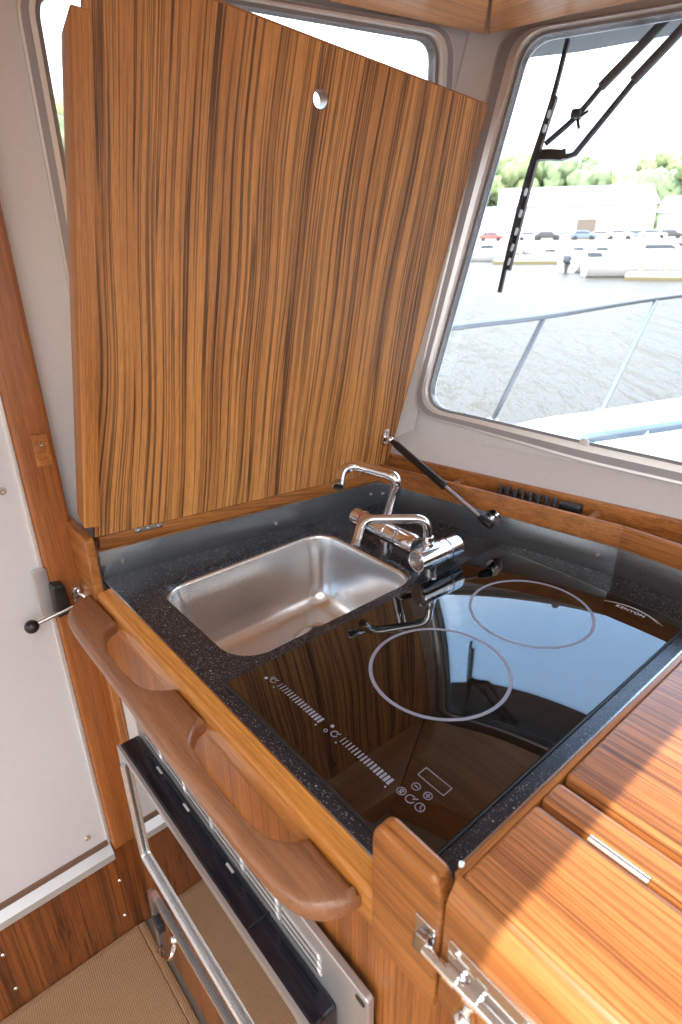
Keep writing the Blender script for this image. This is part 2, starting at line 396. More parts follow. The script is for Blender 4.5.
# side wall with window opening
win_out = [(.036, .30), (.036, .722), (.30, .777), (.62, .783), (.66, .775), (.684, .745), (.684, .30)]
w_outer = rpoly([(.037, .26), (.706, .26), (.708, .792), (.31, .778), (.037, .750)], [.05, .05, .05, .0, .04], 6)
w_inner = rpoly([(.056, .278), (.674, .278), (.675, .776), (.32, .771), (.056, .748)], [.04, .04, .035, .0, .035], 6)
w_glass = rpoly([(.062, .284), (.668, .284), (.669, .771), (.32, .766), (.062, .743)], [.035, .035, .03, .0, .03], 6)
def corner_s(z):
    u = (z - WO.z) / .967; q_ = WO + w_up * u; q_ = q_ - w_dir * ((q_ - A0).dot(n_side) / w_dir.dot(n_side)); return (q_ - A0).dot(h_dir)
bm = B(); slab_hole(bm, [(-.03, -.86), (.42, -.86), (corner_s(-.05) + .005, -.05), (corner_s(.95) + .005, .95), (-.03, .95)], [w_glass], -.014, 0, SIDE)
struct('wall_left', bm, M['gelcoat'], A0)
# door wall aft of the post
bm = B(); box(bm, -.43, -.395, -2.2, -.03, -.86, .95, 0); struct('wall_door_side', bm, M['cabin_white'], (-.41, -1, -.86))
# windscreen wall
ws_outer = rpoly([(-.043, .080), (.10, .070), (.30, .051), (1.08, .022), (1.08, .722), (.30, .725), (.006, .740)], [.055, .02, .05, .05, .05, .05, .045], 6)
ws_glass = rpoly([(-.015, .100), (.10, .095), (.30, .084), (1.04, .055), (1.04, .712), (.30, .714), (.057, .724)], [.05, .02, .04, .04, .04, .04, .04], 6)
ws_inner = rpoly([(-.020, .095), (.10, .090), (.30, .079), (1.045, .050), (1.045, .717), (.30, .719), (.052, .729)], [.053, .02, .04, .04, .04, .04, .042], 6)
bm = B(); slab_hole(bm, [(-.075, -.15), (1.9, -.15), (1.9, .83), (.02, .83)], [ws_glass], -.014, 0, WS)
struct('wall_front', bm, M['gelcoat'], WO)
# rounded corner post between the two
bm = B(); rings = []
for k in range(11):
    z = -.05 + 1.0 * k / 10
    u = (z - WO.z) / .967
    q_ = WO + w_up * u - A0; sc0 = -q_.dot(n_side) / w_dir.dot(n_side)
    corner = WO + w_dir * sc0 + w_up * u
    a = corner - h_dir * .062 + n_side * .0015; c = corner + w_dir * .036 + n_ws * .0015
    mid = corner + (n_side + n_ws) * .006
    rings.append([a * (1 - t) ** 2 + mid * 2 * t * (1 - t) + c * t * t for t in [i / 10 for i in range(11)]] + [corner - n_side * .01 - n_ws * .01])
loops(bm, rings); struct('wall_corner', bm, M['gelcoat'], (-.28, .55, -.05))
def y_b(x): return .5626 + .2 * (x + .2341) - .0035
bm = B(); loops(bm, [[Vector((x, y_b(x) - .002, .050)), Vector((x, y_b(x) - .002, .0860)), Vector((x, y_b(x) + .010, .0900))] + [WS(((x - WO.x) / .98), .046, .001), WS(((x - WO.x) / .98), -.02, -.004)] for x in (-.33, .0, .4, 1.2)])
struct('wall_front_ledge', bm, M['gelcoat'], (0, .6, .05), label='sloping white liner between the teak tray and the windscreen')
# closing walls, out of the picture, with the openings that let the daylight in
bm = B(); slab_hole(bm, [(-.45, -.86), (2.0, -.86), (2.0, .95), (-.45, .95)], [rrect(-.30, 1.90, -.80, .85, .04)], 0, .04, lambda a, b, c: Vector((a, -2.2 + c, b)))
struct('wall_aft', bm, M['cabin_white'], (.8, -2.2, -.86))
bm = B(); slab_hole(bm, [(-2.2, -.86), (.95, -.86), (.95, .95), (-2.2, .95)], [rrect(-2.10, -1.25, .05, .80, .05), rrect(-1.15, -.30, .05, .80, .05), rrect(-.20, .65, .05, .80, .05)], 0, .04, lambda a, b, c: Vector((2.0 + c, a, b)))
struct('wall_right', bm, M['cabin_white'], (2.0, -.6, -.86))
HX = .557
bm = B(); slab_hole(bm, [(-.45, -2.2), (2.04, -2.2), (2.04, 1.28), (-.45, .84)], [rect(HX, 1.45, -1.25, -.30)], .93, .97)
struct('ceiling', bm, M['cabin_white'], (.7, -.7, .93))
# roof overhang outside the windscreen
bm = B(); slab(bm, [(-.34, .81), (2.2, 1.31), (2.2, 1.50), (.4, 1.13), (-.06, 1.045), (-.25, 1.0), (-.36, .94), (-.37, .86)], .792, .90, .012)
struct('roof_overhang', bm, plain('grey_roof_underside', (.14, .14, .14), .8, 0, .4, 40), (.6, 1.0, .80))
# ---- teak valances under the ceiling (mitred in the corner)
cw = Vector((-.2702, .742, .785))
def val(name, d, n, mat, lab, s0, s1, depth=.13):
    bm = B(); a = cw - Vector((0, 0, .785))
    p = [a + d * s0, a + d * s1, a + d * s1 + n * depth, a + d * (s0 + 0) + n * 0]
    return bm
inx = Vector((.055, -.068, 0)) * 3.7
bm = B(); a = Vector((cw.x, cw.y)); b2 = a - h_dir.xy * 1.9; 
slab(bm, [tuple(a + Vector((-.004, .0))), tuple(a + inx.xy), tuple(b2 + n_side.xy * .25), tuple(b2)], .785, .93, .004)
struct('trim_1', bm, M['teak_ceiling_y'], (-.25, .3, .785), 'teak valance along the ceiling above the side window')
bm = B(); slab(bm, [tuple(a + Vector((.001, .002))), (-.143, .764), (-.011, .800), (1.6, 1.14), (1.6, .88), tuple(a + inx.xy + Vector((.001, .001)))], .785, .93, .004)
struct('trim_2', bm, M['teak_ceiling'], (.3, .8, .785), 'teak valance along the ceiling above the windscreen')
# ---- window 1 (side) and window 2 (windscreen)
def window(name, outer, inner, glass, fr, base, label):
    r = bpy.data.objects.new(name, None); C.objects.link(r); r.location = Vector(base) + UP; r['base'] = list(base); r['kind'] = 'structure'; r['label'] = label
    bm = B(); slab_hole(bm, outer, [inner], -.002, .010, fr); obj('window_frame', bm, M['alu'], r)
    def mixp(t): return [(a[0] * (1 - t) + b[0] * t, a[1] * (1 - t) + b[1] * t) for a, b in zip(outer, inner)]
    bm = B(); slab_hole(bm, mixp(.16), [mixp(.62)], .0095, .0115, fr); obj('frame_band', bm, M['alu_grey'], r)
    bm = B(); slab_hole(bm, mixp(.62), [mixp(.92)], .009, .0145, fr); obj('frame_lip', bm, M['alu'], r)
    bm = B(); slab_hole(bm, inner, [glass], -.012, .006, fr); obj('window_seal', bm, M['seal_dark'], r)
    bm = B(); slab(bm, offset(glass, -.001), -.011, -.006, 0, fr); obj('window_pane', bm, M['pane'], r)
    return r
W1 = window('window_1', w_outer, w_inner, w_glass, SIDE, SIDE(.35, .25, 0), 'side window with aluminium frame partly hidden behind the raised lid')
W2 = window('window_2', ws_outer, ws_inner, ws_glass, WS, WS(.4, .05, 0), 'raked windscreen with rounded aluminium frame looking out over the bow rail')
bm = B(); lathe(bm, [(.008, 0), (.008, .003), (.006, .005), (.0035, .005), (.003, .003)], WS(.298, .0815, .0095), n_ws, 24); obj('drain_cap', bm, M['offwhite'], W2)
# ---- door, post, sill, kickboard
D = bpy.data.objects.new('door_1', None); C.objects.link(D); D.location = Vector((-.39, -.6, -.58)) + UP; D['base'] = [-.39, -.6, -.58]; D['kind'] = 'structure'; D['label'] = 'white laminate side door'
YZ = lambda x: (lambda a, b, c: Vector((x + c, a, b)))
bm = B(); slab(bm, rect(-1.1, -.088, -.575, .90), 0, .012, .002, YZ(-.396)); obj('door_panel', bm, M['door_white'], D)
bm = B(); slab(bm, rect(-.094, -.088, -.575, .90), 0, .016, .001, YZ(-.396)); obj('edge_strip', bm, M['alu'], D)
bm = B(); slab(bm, rect(-1.1, -.094, -.580, -.568), 0, .0165, .001, YZ(-.396)); obj('door_gap_shade', bm, plain('brown_gap_shade', (.16, .09, .06), .7), D)  # brown strip painted in as the shadow line between door panel and sill
for (y, z) in ((-.115, .159), (-.125, -.536)): screw('door_screw', (-.384, y, z), (1, 0, 0), D, .006, h=.004)
bm = B(); slab(bm, rpoly([(-.088, -.60), (-.036, -.60), (-.036, .93), (-.088, .93)], [.0, .0, .0, .0]), 0, .022, .008, YZ(-.397), 4)
POST = struct('trim_3', bm, M['teak_post'], (-.39, -.06, -.6), 'varnished teak door post')
o = obj('post_plate', slab(B(), rpoly([(-.066, .186), (-.044, .186), (-.044, .232), (-.066, .232)], .002), 0, .005, .001, YZ(-.375)), M['teak_x'], POST)
screw('plate_screw', (-.370, -.055, .217), (1, 0, 0), POST, .003)
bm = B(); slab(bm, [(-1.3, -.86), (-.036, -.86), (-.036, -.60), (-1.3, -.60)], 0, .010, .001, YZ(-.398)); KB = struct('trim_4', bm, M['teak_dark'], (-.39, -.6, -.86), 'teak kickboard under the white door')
for (y, z) in ((-.088, -.697), (-.0945, -.80), (-.303, -.694), (-.3035, -.796)): screw('kick_screw', (-.388, y, z), (1, 0, 0), KB, .0042)
bm = B(); slab(bm, [(0, 0), (.026, 0), (.026, .016), (.012, .030), (.012, .036), (0, .036)], -1.3, -.090, 0, lambda a, b, c: Vector((-.395 + a, c, -.612 + b)))
struct('trim_5', bm, plain('sill_alu', (.52, .52, .53), .35, .4), (-.39, -.6, -.61), 'pale aluminium door sill')
# grab rail end on the post
bm = B(); tube(bm, smoothpath([(-.366, -.30, .535), (-.362, -.10, .535), (-.362, -.062, .535), (-.364, -.046, .534)], 5), [.021] * 13 + [.020, .017, .009][:3] if False else .0205, 16)
bm.free()
bm = B(); pts = [(-.362, -.40 + .36 * k / 12, .535) for k in range(13)]; rr = [.019] * 10 + [.018, .014, .006]
tube(bm, pts, rr, 18); tag(obj('grab_rail', bm, M['teak_post'], None, (-.362, -.2, .52)), 'rounded end of a teak grab rail on the door post beside the side window', 'grab rail')
# ------------------------------------------------------------------ carpet
bm = B(); slab(bm, [(-.386, -2.0), (1.6, -2.0), (1.6, -.075), (-.386, -.075)], -.862, -.852, .004)
cp = tag(obj('carpet', bm, M['carpet'], None, (.3, -1, -.862)), 'tan woven loop carpet on the cabin floor with a bound edge', 'carpet')
bm = B(); box(bm, -.386, 1.6, -.075, -.060, -.862, -.850, .004); obj('binding', bm, M['binding'], cp, label='smooth tan edge binding')
bm = B(); box(bm, -.388, -.374, -2.0, -.075, -.862, -.8505, .004); obj('binding', bm, M['binding'], cp)

# ================================================================== galley
G = thing('galley_cabinet', 'teak galley cabinet under the counter, holding the oven', 'cabinet', (0, .2, -.86))
F = -.034                                    # fascia plane
bm = B(); slab(bm, [(-.376, -.86), (-.33, -.86), (-.33, -.04), (-.376, -.04)], 0, .014, .002, XZ(F + .004)); obj('stile', bm, M['teak_z'], G)
bm = B(); slab(bm, [(-.33, -.16), (.295, -.16), (.295, -.03), (-.33, -.03)], -.012, 0, .0, XZ(F)); obj('fascia', bm, M['teak_z'], G)
bm = B(); slab(bm, [(.295, -.86), (.52, -.86), (.52, -.03), (.295, -.03)], -.012, .0005, 0, XZ(F)); obj('fascia', bm, M['teak_z'], G)
bm = B(); slab(bm, [(-.33, -.456), (-.20, -.456), (-.20, -.16), (-.33, -.16)], -.012, -.004, 0, XZ(F)); obj('side_filler', bm, M['door_white'], G, label='white filler panel')
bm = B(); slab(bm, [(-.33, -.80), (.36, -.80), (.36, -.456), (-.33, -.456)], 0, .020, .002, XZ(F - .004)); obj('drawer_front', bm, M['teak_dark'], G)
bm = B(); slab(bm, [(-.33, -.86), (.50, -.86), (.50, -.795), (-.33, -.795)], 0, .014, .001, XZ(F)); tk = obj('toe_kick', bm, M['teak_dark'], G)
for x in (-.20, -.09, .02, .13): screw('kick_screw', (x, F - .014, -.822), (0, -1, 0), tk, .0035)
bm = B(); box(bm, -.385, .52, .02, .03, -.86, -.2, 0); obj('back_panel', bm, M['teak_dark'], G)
# worktop
top = [(-.3385, -.0165), (.362, -.0165), (.362, .577), (.1755, .5775), (-.2675, .499)]
sx0, sx1, sy0, sy1 = -.263, -.018, .031, .359
hole = rrect(sx0, sx1, sy0, sy1, .048, 8)
bm = B(); slab_hole(bm, top, [hole], -.0105, -.0015)
WT = tag(obj('countertop', bm, M['granite'], None, (0, .2, -.016)), 'black speckled galley worktop with a sink cut-out', 'countertop')
bm = B(); box(bm, -.3385, .362, -.019, -.0165, -.012, -.0015, .0004); obj('edge_trim', bm, M['steel'], WT)
def strip(name, P, Q, parent, h, t, z0, mat, r=.0006):
    P, Q = Vector((*P, 0)), Vector((*Q, 0)); d = (Q - P).normalized(); n = Vector((d.y, -d.x, 0))
    bm = B(); slab(bm, rect(0, (Q - P).length, z0, z0 + h), 0, t, r, frame(P, d, (0, 0, 1), n), 2)
    return obj(name, bm, mat, parent), frame(P, d, (0, 0, 1), n), n
SP = thing('splashback', 'low brushed steel splashback around the worktop', 'splashback', (-.05, .45, -.002))
s1, f1, n1 = strip('side_strip', (-.3405, -.017), (-.2695, .4995), SP, .046, .0015, -.002, M['splash'])
s2, f2, n2_ = strip('front_strip', (-.2695, .4995), (.1755, .5785), SP, .048, .0015, -.002, M['splash'])
s3, f3, n3_ = strip('front_strip', (.1755, .5785), (.366, .5785), SP, .048, .0015, -.002, M['splash'])
screw('splash_screw', f1(.032, .020, .0015), n1, s1, .0035)
screw('splash_screw', f1(.300, .014, .0015), n1, s1, .0035)
screw('splash_screw', f2(.425, .026, .0015), n2_, s2, .0035)
for (a_, b_) in ((.508, .022),): screw('splash_screw', f1(a_, b_, .0015), n1, s1, .0035)
screw('splash_screw', f2(.016, .024, .0015), n2_, s2, .0035)
bm = B(); slab(bm, [(-.3425, -.028), (-.2715, .500), (-.285, .560), (-.345, .560), (-.4005, -.028)], .030, .0455, .001)
struct('trim_6', bm, M['teak_y'], (-.34, .25, .03), label='teak ledge between splashback and side window wall')
# sink
SK = thing('sink', 'stainless steel sink with rounded corners set under the worktop', 'sink', (-.138, .19, -.145))
cx, cy = (sx0 + sx1) / 2, (sy0 + sy1) / 2; hx, hy = (sx1 - sx0) / 2, (sy1 - sy0) / 2
def sr(ins, r, z, n=8): return [Vector((x, y, z)) for x, y in rrect(cx - hx + ins, cx + hx - ins, cy - hy + ins, cy + hy - ins, r, n)]
prof = [(-.012, .06, -.0110), (.0035, .0455, -.0108), (.005, .044, -.0118), (.0065, .0425, -.0155), (.009, .040, -.05), (.014, .038, -.10), (.018, .038, -.118), (.023, .036, -.129), (.031, .032, -.137), (.042, .026, -.141), (.06, .02, -.1425)]
bm = B(); rings = [sr(a, b, c) for a, b, c in prof]
dc = Vector((-.152, .254, -.1440)); rd = .042
inner = rings[-1]
# floor falls to the drain: blend the last ring into a circle round the drain
import math as _m
circ = []
for p in inner:
    a = _m.atan2(p.y - dc.y, p.x - dc.x); circ.append(Vector((dc.x + rd * _m.cos(a), dc.y + rd * _m.sin(a), -.1446)))
rings.append([a * .5 + b * .5 for a, b in zip(inner, circ)]); rings.append(circ); rings.append([dc + (p - dc) * .96 - Vector((0, 0, .003)) for p in circ])
loops(bm, rings, False, False); so = obj('bowl', bm, M['sink'], SK, angle=60)
md = so.modifiers.new('thick', 'SOLIDIFY'); md.thickness = .0012; md.offset = 1
bm = B(); lathe(bm, [(.0430, -.1460), (.0430, -.1438), (.0405, -.1432), (.0385, -.1442), (.0385, -.152)], (dc.x, dc.y, 0), (0, 0, 1), 40, False); dr = obj('drain', bm, M['steel'], SK)
bm = B(); lathe(bm, [(.0390, -.156), (.0390, -.150), (.0300, -.1485), (.010, -.1485), (.009, -.1440), (.001, -.1435)], (dc.x, dc.y, 0), (0, 0, 1), 32); obj('strainer', bm, M['rubber'], dr)
# cooktop
CT = thing('cooktop', 'black glass electric cooktop with two burner rings', 'cooktop', (.1525, .26, -.002))
bm = B(); slab(bm, rrect(.0, .305, .0, .524, .004, 4), -.0015, .001, .0008); obj('glass_plate', bm, M['cook'], CT)
bm = B(); slab_hole(bm, rrect(-.0022, .3072, -.0022, .5262, .006, 4), [rrect(.0, .305, .0, .524, .004, 4)], -.002, .0002); obj('edge_bead', bm, M['rubber'], CT)
Z1, Z2 = .0010, .00125
for (c, r) in (((.1498, .2065), .0851), ((.1501, .3957), .0842)):
    bm = B(); annulus(bm, c, r - .0043, r, Z1 - .0001, Z2, 128); obj('burner_ring', bm, M['mark'], CT)
def icon(parts, name='control_icon', mat='mark'):
    bm = B()
    for kind, *a in parts:
        if kind == 'ring': annulus(bm, a[0], a[1] - a[2], a[1], Z1 - .0001, Z2, 28, ID, *(a[3:] if len(a) > 3 else ()))
        elif kind == 'bar':
            P, Q, w = Vector(a[0]), Vector(a[1]), a[2]; d = (Q - P).normalized(); n = Vector((-d.y, d.x)) * w / 2
            slab(bm, [tuple(P - n), tuple(Q - n), tuple(Q + n), tuple(P + n)], Z1 - .0001, Z2, 0)
        elif kind == 'dot': slab(bm, [(a[0][0] + a[1] * math.cos(t * PI / 8), a[0][1] + a[1] * math.sin(t * PI / 8)) for t in range(16)], Z1 - .0001, Z2, 0)
    return obj(name, bm, M[mat], CT, smooth=False)
def power(c, r=.0042):
    return [('ring', c, r, .0008, math.radians(65), math.radians(360 + 0)), ('bar', (c[0] + r * .3, c[1] + r * .3), (c[0] + r * 1.15, c[1] + r * 1.1), .0009)]
for (x0, x1, dots) in ((.0435, .1235, ((.0247, .0412), (.0300, .0475))), (.1555, .2295, ((.1285, .0490), (.1310, .0412)))):
    nb = 16; par = []
    for k in range(nb):
        x = x0 + (x1 - x0) * (k + .5) / nb; wd = .0008 + .0026 * k / nb
        par.append(('bar', (x, .0422), (x, .0508), wd))
    par.append(('dot', (x0 + .0005, .0388), .0010)); par.append(('dot', (x1 - .001, .0388), .0011))
    icon(par, 'heat_slider')
    px = x0 - .0095; icon(power((px, .0455)), 'power_icon')
    icon([('dot', dots[0] if x0 < .1 else (x0 - .0195, .0508), .0022)], 'indicator_mark')
    icon([('ring', dots[1] if x0 < .1 else (x0 - .0195, .0415), .0023, .0006)], 'indicator_mark')
icon([('ring', (.2420, .0468), .0046, .0008), ('ring', (.2420, .0475), .0019, .0009), ('bar', (.2400, .0448), (.2440, .0448), .0010)], 'lock_icon')
icon(power((.2535, .0468), .0048), 'power_icon')
icon([('ring', (.2655, .0468), .0048, .0008), ('bar', (.2655, .0468), (.2655, .0500), .0008), ('bar', (.2655, .0468), (.2680, .0455), .0008)], 'timer_icon')
icon([('ring', (.2475, .0610), .0044, .0007), ('bar', (.2450, .0610), (.2500, .0610), .0010)], 'minus_icon')
icon([('ring', (.2620, .0615), .0044, .0007), ('bar', (.2595, .0615), (.2645, .0615), .0010), ('bar', (.2620, .0590), (.2620, .0640), .0010)], 'plus_icon')
bm = B(); slab_hole(bm, rrect(.2385, .2715, .0722, .0852, .001, 3), [rrect(.2392, .2708, .0729, .0845, .001, 3)], Z1 - .0001, Z2); obj('display_outline', bm, M['mark_dim'], CT, smooth=False)
cu = bpy.data.curves.new('logo_text', 'FONT'); cu.body = 'KENYON'; cu.size = .0090; cu.extrude = .0001; cu.align_x = 'CENTER'; cu.space_character = 1.12; cu.offset = .00012
tmp = bpy.data.objects.new('logo_curve', cu); lme = bpy.data.meshes.new_from_object(tmp); bpy.data.objects.remove(tmp); lo = bpy.data.objects.new('logo_text', lme); C.objects.link(lo); lo.parent = CT; lo.location = Vector((.2405, .4960, Z2)) - Vector((.1525, .26, -.002)); lo.rotation_euler = (0, 0, .02); lme.materials.clear(); lme.materials.append(M['logo'])
bm = B()
def arc_swoosh(bm, P, Q, sag, w, n=20):
    P, Q = Vector(P), Vector(Q); d = Q - P; nn = Vector((-d.y, d.x)).normalized(); up = []; lo_ = []
    for k in range(n + 1):
        t = k / n; c = P + d * t + nn * sag * 4 * t * (1 - t); ww = w * math.sin(PI * t) ** .6 * .5 + .0001
        up.append(tuple(c + nn * ww)); lo_.append(tuple(c - nn * ww))
    slab(bm, lo_ + up[::-1], Z1 - .0001, Z2, 0)
arc_swoosh(bm, (.2034, .4975), (.2855, .4955), .0125, .0016)
arc_swoosh(bm, (.2400, .5080), (.2800, .4955), .0040, .0012)
obj('logo_swoosh', bm, M['logo'], CT, smooth=False)
# front rail, its grab handle, end blocks
bm = B()
prof = [(-.0195, -.004), (-.0195, .0), (-.036, .0), (-.0385, -.0012), (-.0405, -.0045), (-.0415, -.010), (-.0415, -.036), (-.040, -.040), (-.034, -.041), (-.0195, -.041)]
loops(bm, [[Vector((x, y, z)) for y, z in prof] for x in (-.301, -.10, .10, .305, .366)])
tag(obj('counter_rail', bm, M['teak_rail'], None, (0, -.03, -.04)), 'golden teak rail along the front edge of the black worktop', 'rail')
raw = [(-.328, -.0415), (-.322, -.060), (-.310, -.078), (-.292, -.0895), (-.262, -.0935), (-.20, -.0945), (-.13, -.0945), (-.06, -.095), (0, -.0955), (.06, -.095), (.12, -.0945), (.19, -.0940), (.230, -.0915), (.254, -.086), (.270, -.076), (.281, -.058), (.284, -.0415)]
b1 = [(.214, -.0415), (.206, -.056), (.190, -.0680), (.163, -.0735), (.125, -.0750), (.088, -.0740), (.053, -.0700), (.036, -.0600), (.0285, -.0500), (.026, -.0415)]
b2_ = [(-.045, -.0415), (-.056, -.0580), (-.074, -.0705), (-.100, -.0750), (-.13, -.0765), (-.17, -.0750), (-.201, -.0680), (-.219, -.0560), (-.227, -.0415)]
def sm2(p, n=4): return [(q.x, q.y) for q in smoothpath([(x, y, 0) for x, y in p], n)]
hp = sm2(raw) + sm2(b1) + sm2(b2_)
bm = B(); slab(bm, hp, -.0325, -.009, .0088, ID, 5)
tag(obj('scalloped_handrail', bm, M['teak_handle'], None, (-.03, -.07, -.035)), 'long scalloped brown teak handrail fixed along the front of the counter', 'handrail')
# right stop block
sb = rpoly([(.300, -.040), (.3660, -.040), (.3670, .078), (.3590, .0945), (.3060, .0945), (.299, .080)], [0, 0, .012, .006, .010, .010], 5)
bm = B(); slab(bm, sb, -.012, .0045, .004, XZ(-.042), 4)
SB = tag(obj('corner_block', bm, M['teak_x'], None, (.335, -.04, -.04)), 'upright teak block with rounded corners between cooktop corner and folding table', 'block')
lb = rpoly([(-.387, -.04), (-.302, -.04), (-.300, .088), (-.387, .094)], [0, .0, .008, .004], 5)
bm = B(); slab(bm, lb, -.012, .002, .003, XZ(-.042), 4)
tag(obj('corner_block', bm, M['teak_x'], None, (-.35, -.04, -.04)), 'teak block standing between the door post and the corner of the splashback', 'block')
# ------------------------------------------------------------------ raised lid
P0 = Vector((-.3405, -.017, .047)); P1 = Vector((-.268, .5, .047)); hx_ = (P1 - P0).normalized()
LID = thing('counter_hatch', 'large striped teak counter lid standing open against the side window', 'lid', P0)
LID.rotation_mode = 'QUATERNION'
from mathutils import Quaternion
LQ = Quaternion(hx_, -math.radians(86)); LID.rotation_quaternion = LQ
def lidpt(x, y, z=.047): return P0 + LQ @ (Vector((x, y, z)) - P0)      # closed position -> where it is now
board = [(-.3175, -.020), (.312, -.020), (.312, -.040), (.3735, -.040), (.3745, .588), (.16, .5765), (-.247, .5125)]
board = [(-.3175, -.020), (.3745, -.020), (.3735, .588), (-.2465, .5135)]
hc = (.311, .282); circ_ = [(hc[0] + .0118 * math.cos(2 * PI * k / 36), hc[1] + .0118 * math.sin(2 * PI * k / 36)) for k in range(36)]
bm = B(); slab_hole(bm, board, [circ_], .0475, .0655); bd = obj('board', bm, M['lid_face'], LID)
bm = B(); annulus(bm, hc, .0112, .0126, .0462, .066, 40); obj('finger_hole', bm, M['teak_handle'], LID)
def edge(pts, t=.0022):
    bm = B()
    for (p, q) in pts:
        P, Q = Vector(p), Vector(q); d = (Q - P).normalized(); n = Vector((d.y, -d.x)) * t
        slab(bm, [tuple(P), tuple(P + n), tuple(Q + n), tuple(Q)], .0472, .0658, 0)
    return bm
obj('edge_band', edge([((.3745, -.02), (.3735, .588)), ((.3735, .588), (-.2465, .5135))]), M['teak_y'], LID)
# the deep front lip of the lid, mitred at its outer end
bm = B()
lip = rpoly([(-.292, .030), (.308, .007), (.318, .007)], 0) if False else None
XZl = lambda a, b, c: Vector((a, -.0415 + c, b))
slab(bm, rpoly([(-.284, .012), (.318, .012), (.300, .0655), (-.284, .0655)], [.004, .003, .002, .003]), 0, .0215, .0025, XZl, 3)
obj('front_lip', bm, M['teak_lip'], LID)
# hinge leaf strip and a hinge
bm = B(); slab(bm, [(-.3395, -.014), (-.3185, -.014), (-.2475, .5125), (-.2680, .500)], .0475, .060, .001); 
HS = obj('hinge_strip', bm, M['teak_y'], LID)
for s in (.055,):
    bm = B(); fr_ = frame(P0 + Vector((.018, 0, 0)), hx_, Vector((hx_.y, -hx_.x, 0)), (0, 0, 1))
    slab(bm, rrect(s, s + .045, -.004, .004, .002, 3), -.0004, .0006, .0002, fr_); hg = obj('hinge', bm, M['screw'], LID)
    for k in range(3): screw('hinge_screw', fr_(s + .006 + .016 * k, 0, -.001), (0, 0, -1), hg, .0022, h=.0008)
# ------------------------------------------------------------------ gas strut
top_j = lidpt(-.179, .500, .030); low_j = V((-.0175, .5140, .0415))
GS = thing('gas_strut', 'black gas strut propping the raised lid, its rod end on the splashback', 'strut', low_j)
ax = (top_j - low_j); Ln = ax.length; ax.normalize()
bm = B(); lathe(bm, [(.0050, Ln * .40), (.0070, Ln * .41), (.0070, Ln * .93), (.0055, Ln * .95), (.0045, Ln * .98)], low_j, ax, 20); obj('cylinder', bm, M['black'], GS)
bm = B(); lathe(bm, [(.0034, .0), (.0034, Ln * .42)], low_j, ax, 14); obj('rod', bm, M['steel'], GS)
bm = B(); lathe(bm, [(.0065, -.010), (.0072, -.006), (.0072, .010), (.0045, .016)], low_j, ax, 18); obj('rod_socket', bm, M['black'], GS)
bm = B(); ball(bm, low_j + n2_ * -.004, .0075); lathe(bm, [(.0045, 0), (.0045, .020)], low_j, -n2_, 14); lathe(bm, [(.014, .0235), (.014, .0255), (.010, .0275)], low_j, -n2_, 24); bj = obj('ball_joint', bm, M['chrome'], GS)
lidn = LQ @ Vector((0, 0, 1))
bm = B(); ball(bm, top_j, .0066); lathe(bm, [(.004, 0), (.004, .014), (.004, .016)], top_j, lidn, 14); obj('ball_joint', bm, M['chrome'], GS)
e_a = LQ @ Vector((1, 0, 0)); e_b = lidn.cross(e_a).normalized()
bm = B(); slab(bm, rrect(-.016, .016, -.006, .006, .005, 4), .0135, .0165, .0008, frame(top_j, e_a, e_b, lidn)); mp_ = obj('mounting_plate', bm, M['chrome'], GS)
for s in (-.011, .011): screw('plate_screw', top_j + e_a * s + lidn * .0135, -lidn, mp_, .003)
# ------------------------------------------------------------------ taps
T1 = thing('faucet', 'chrome folding tap nearest the cooktop, its spout over the sink corner', 'tap', (-.024, .395, 0), 'folding taps by the sink')
def body(O, d, T, parts, lab=None):
    bm = B(); lathe(bm, parts, O, d, 32); return obj('mixer_body', bm, M['chrome'], T)
O1 = Vector((-.0235, .350, .0235)); dy = Vector((.03, 1, 0)).normalized()
body(O1, dy, T1, [(.0165, 0), (.0182, .002), (.0182, .048), (.0172, .049), (.0172, .051), (.0182, .052), (.0182, .062)])
bm = B(); lathe(bm, [(.0145, .0), (.0148, .001)], O1, dy, 30); lathe(bm, [(.0125, -.0008), (.0125, .001), (.0105, .0015)], O1, -dy, 30); obj('end_cap', bm, M['steel'], T1)
bm = B(); lathe(bm, [(.0160, .0625), (.0160, .065), (.0180, .066), (.0172, .090), (.0140, .094), (.004, .0945)], O1, dy, 32); obj('control_knob', bm, M['chrome'], T1)
bm = B(); lathe(bm, [(.0165, .062), (.0168, .0632), (.0165, .0645)], O1, dy, 32); obj('knob_ring', bm, plain('blue_tap_ring', (.05, .12, .35), .3), T1)
bm = B(); lathe(bm, [(.0125, -.0015), (.0125, .018)], O1 + Vector((0, .03, -.0235)), (0, 0, 1), 28); obj('tap_base', bm, M['chrome'], T1)
st = Vector((-.0275, .380, .036))
bm = B(); lathe(bm, [(.0095, 0), (.0095, .010), (.0080, .011), (.0080, .013), (.0088, .014), (.0075, .020)], st, (0, 0, 1), 24); obj('collar', bm, M['chrome'], T1)
bm = B(); tube(bm, roundpath([st + V((0, 0, .01)), V((-.0290, .3795, .0745)), V((-.0560, .392, .0835)), V((-.092, .312, .0815)), V((-.0885, .284, .077)), V((-.074, .272, .050))], .016, 7), .0066, 18); 
bm.free()
bm = B(); tube(bm, roundpath([st + V((0, 0, .01)), V((-.0320, .3790, .0850)), V((-.094, .302, .0860)), V((-.080, .276, .056))], .019, 8), .0070, 18); sp = obj('spout', bm, M['chrome'], T1)
bm = B(); lathe(bm, [(.0052, 0), (.0076, .001), (.0076, .008)], V((-.080, .276, .056)), (V((-.094, .302, .086)) - V((-.080, .276, .056))), 20); obj('aerator', bm, M['steel'], sp)
T2 = thing('faucet', 'chrome folding tap nearest the lid hinge, spout swung up beside the raised lid', 'tap', (-.13, .387, 0), 'folding taps by the sink')
O2 = Vector((-.208, .389, .026)); dx = Vector((1, -.02, 0)).normalized()
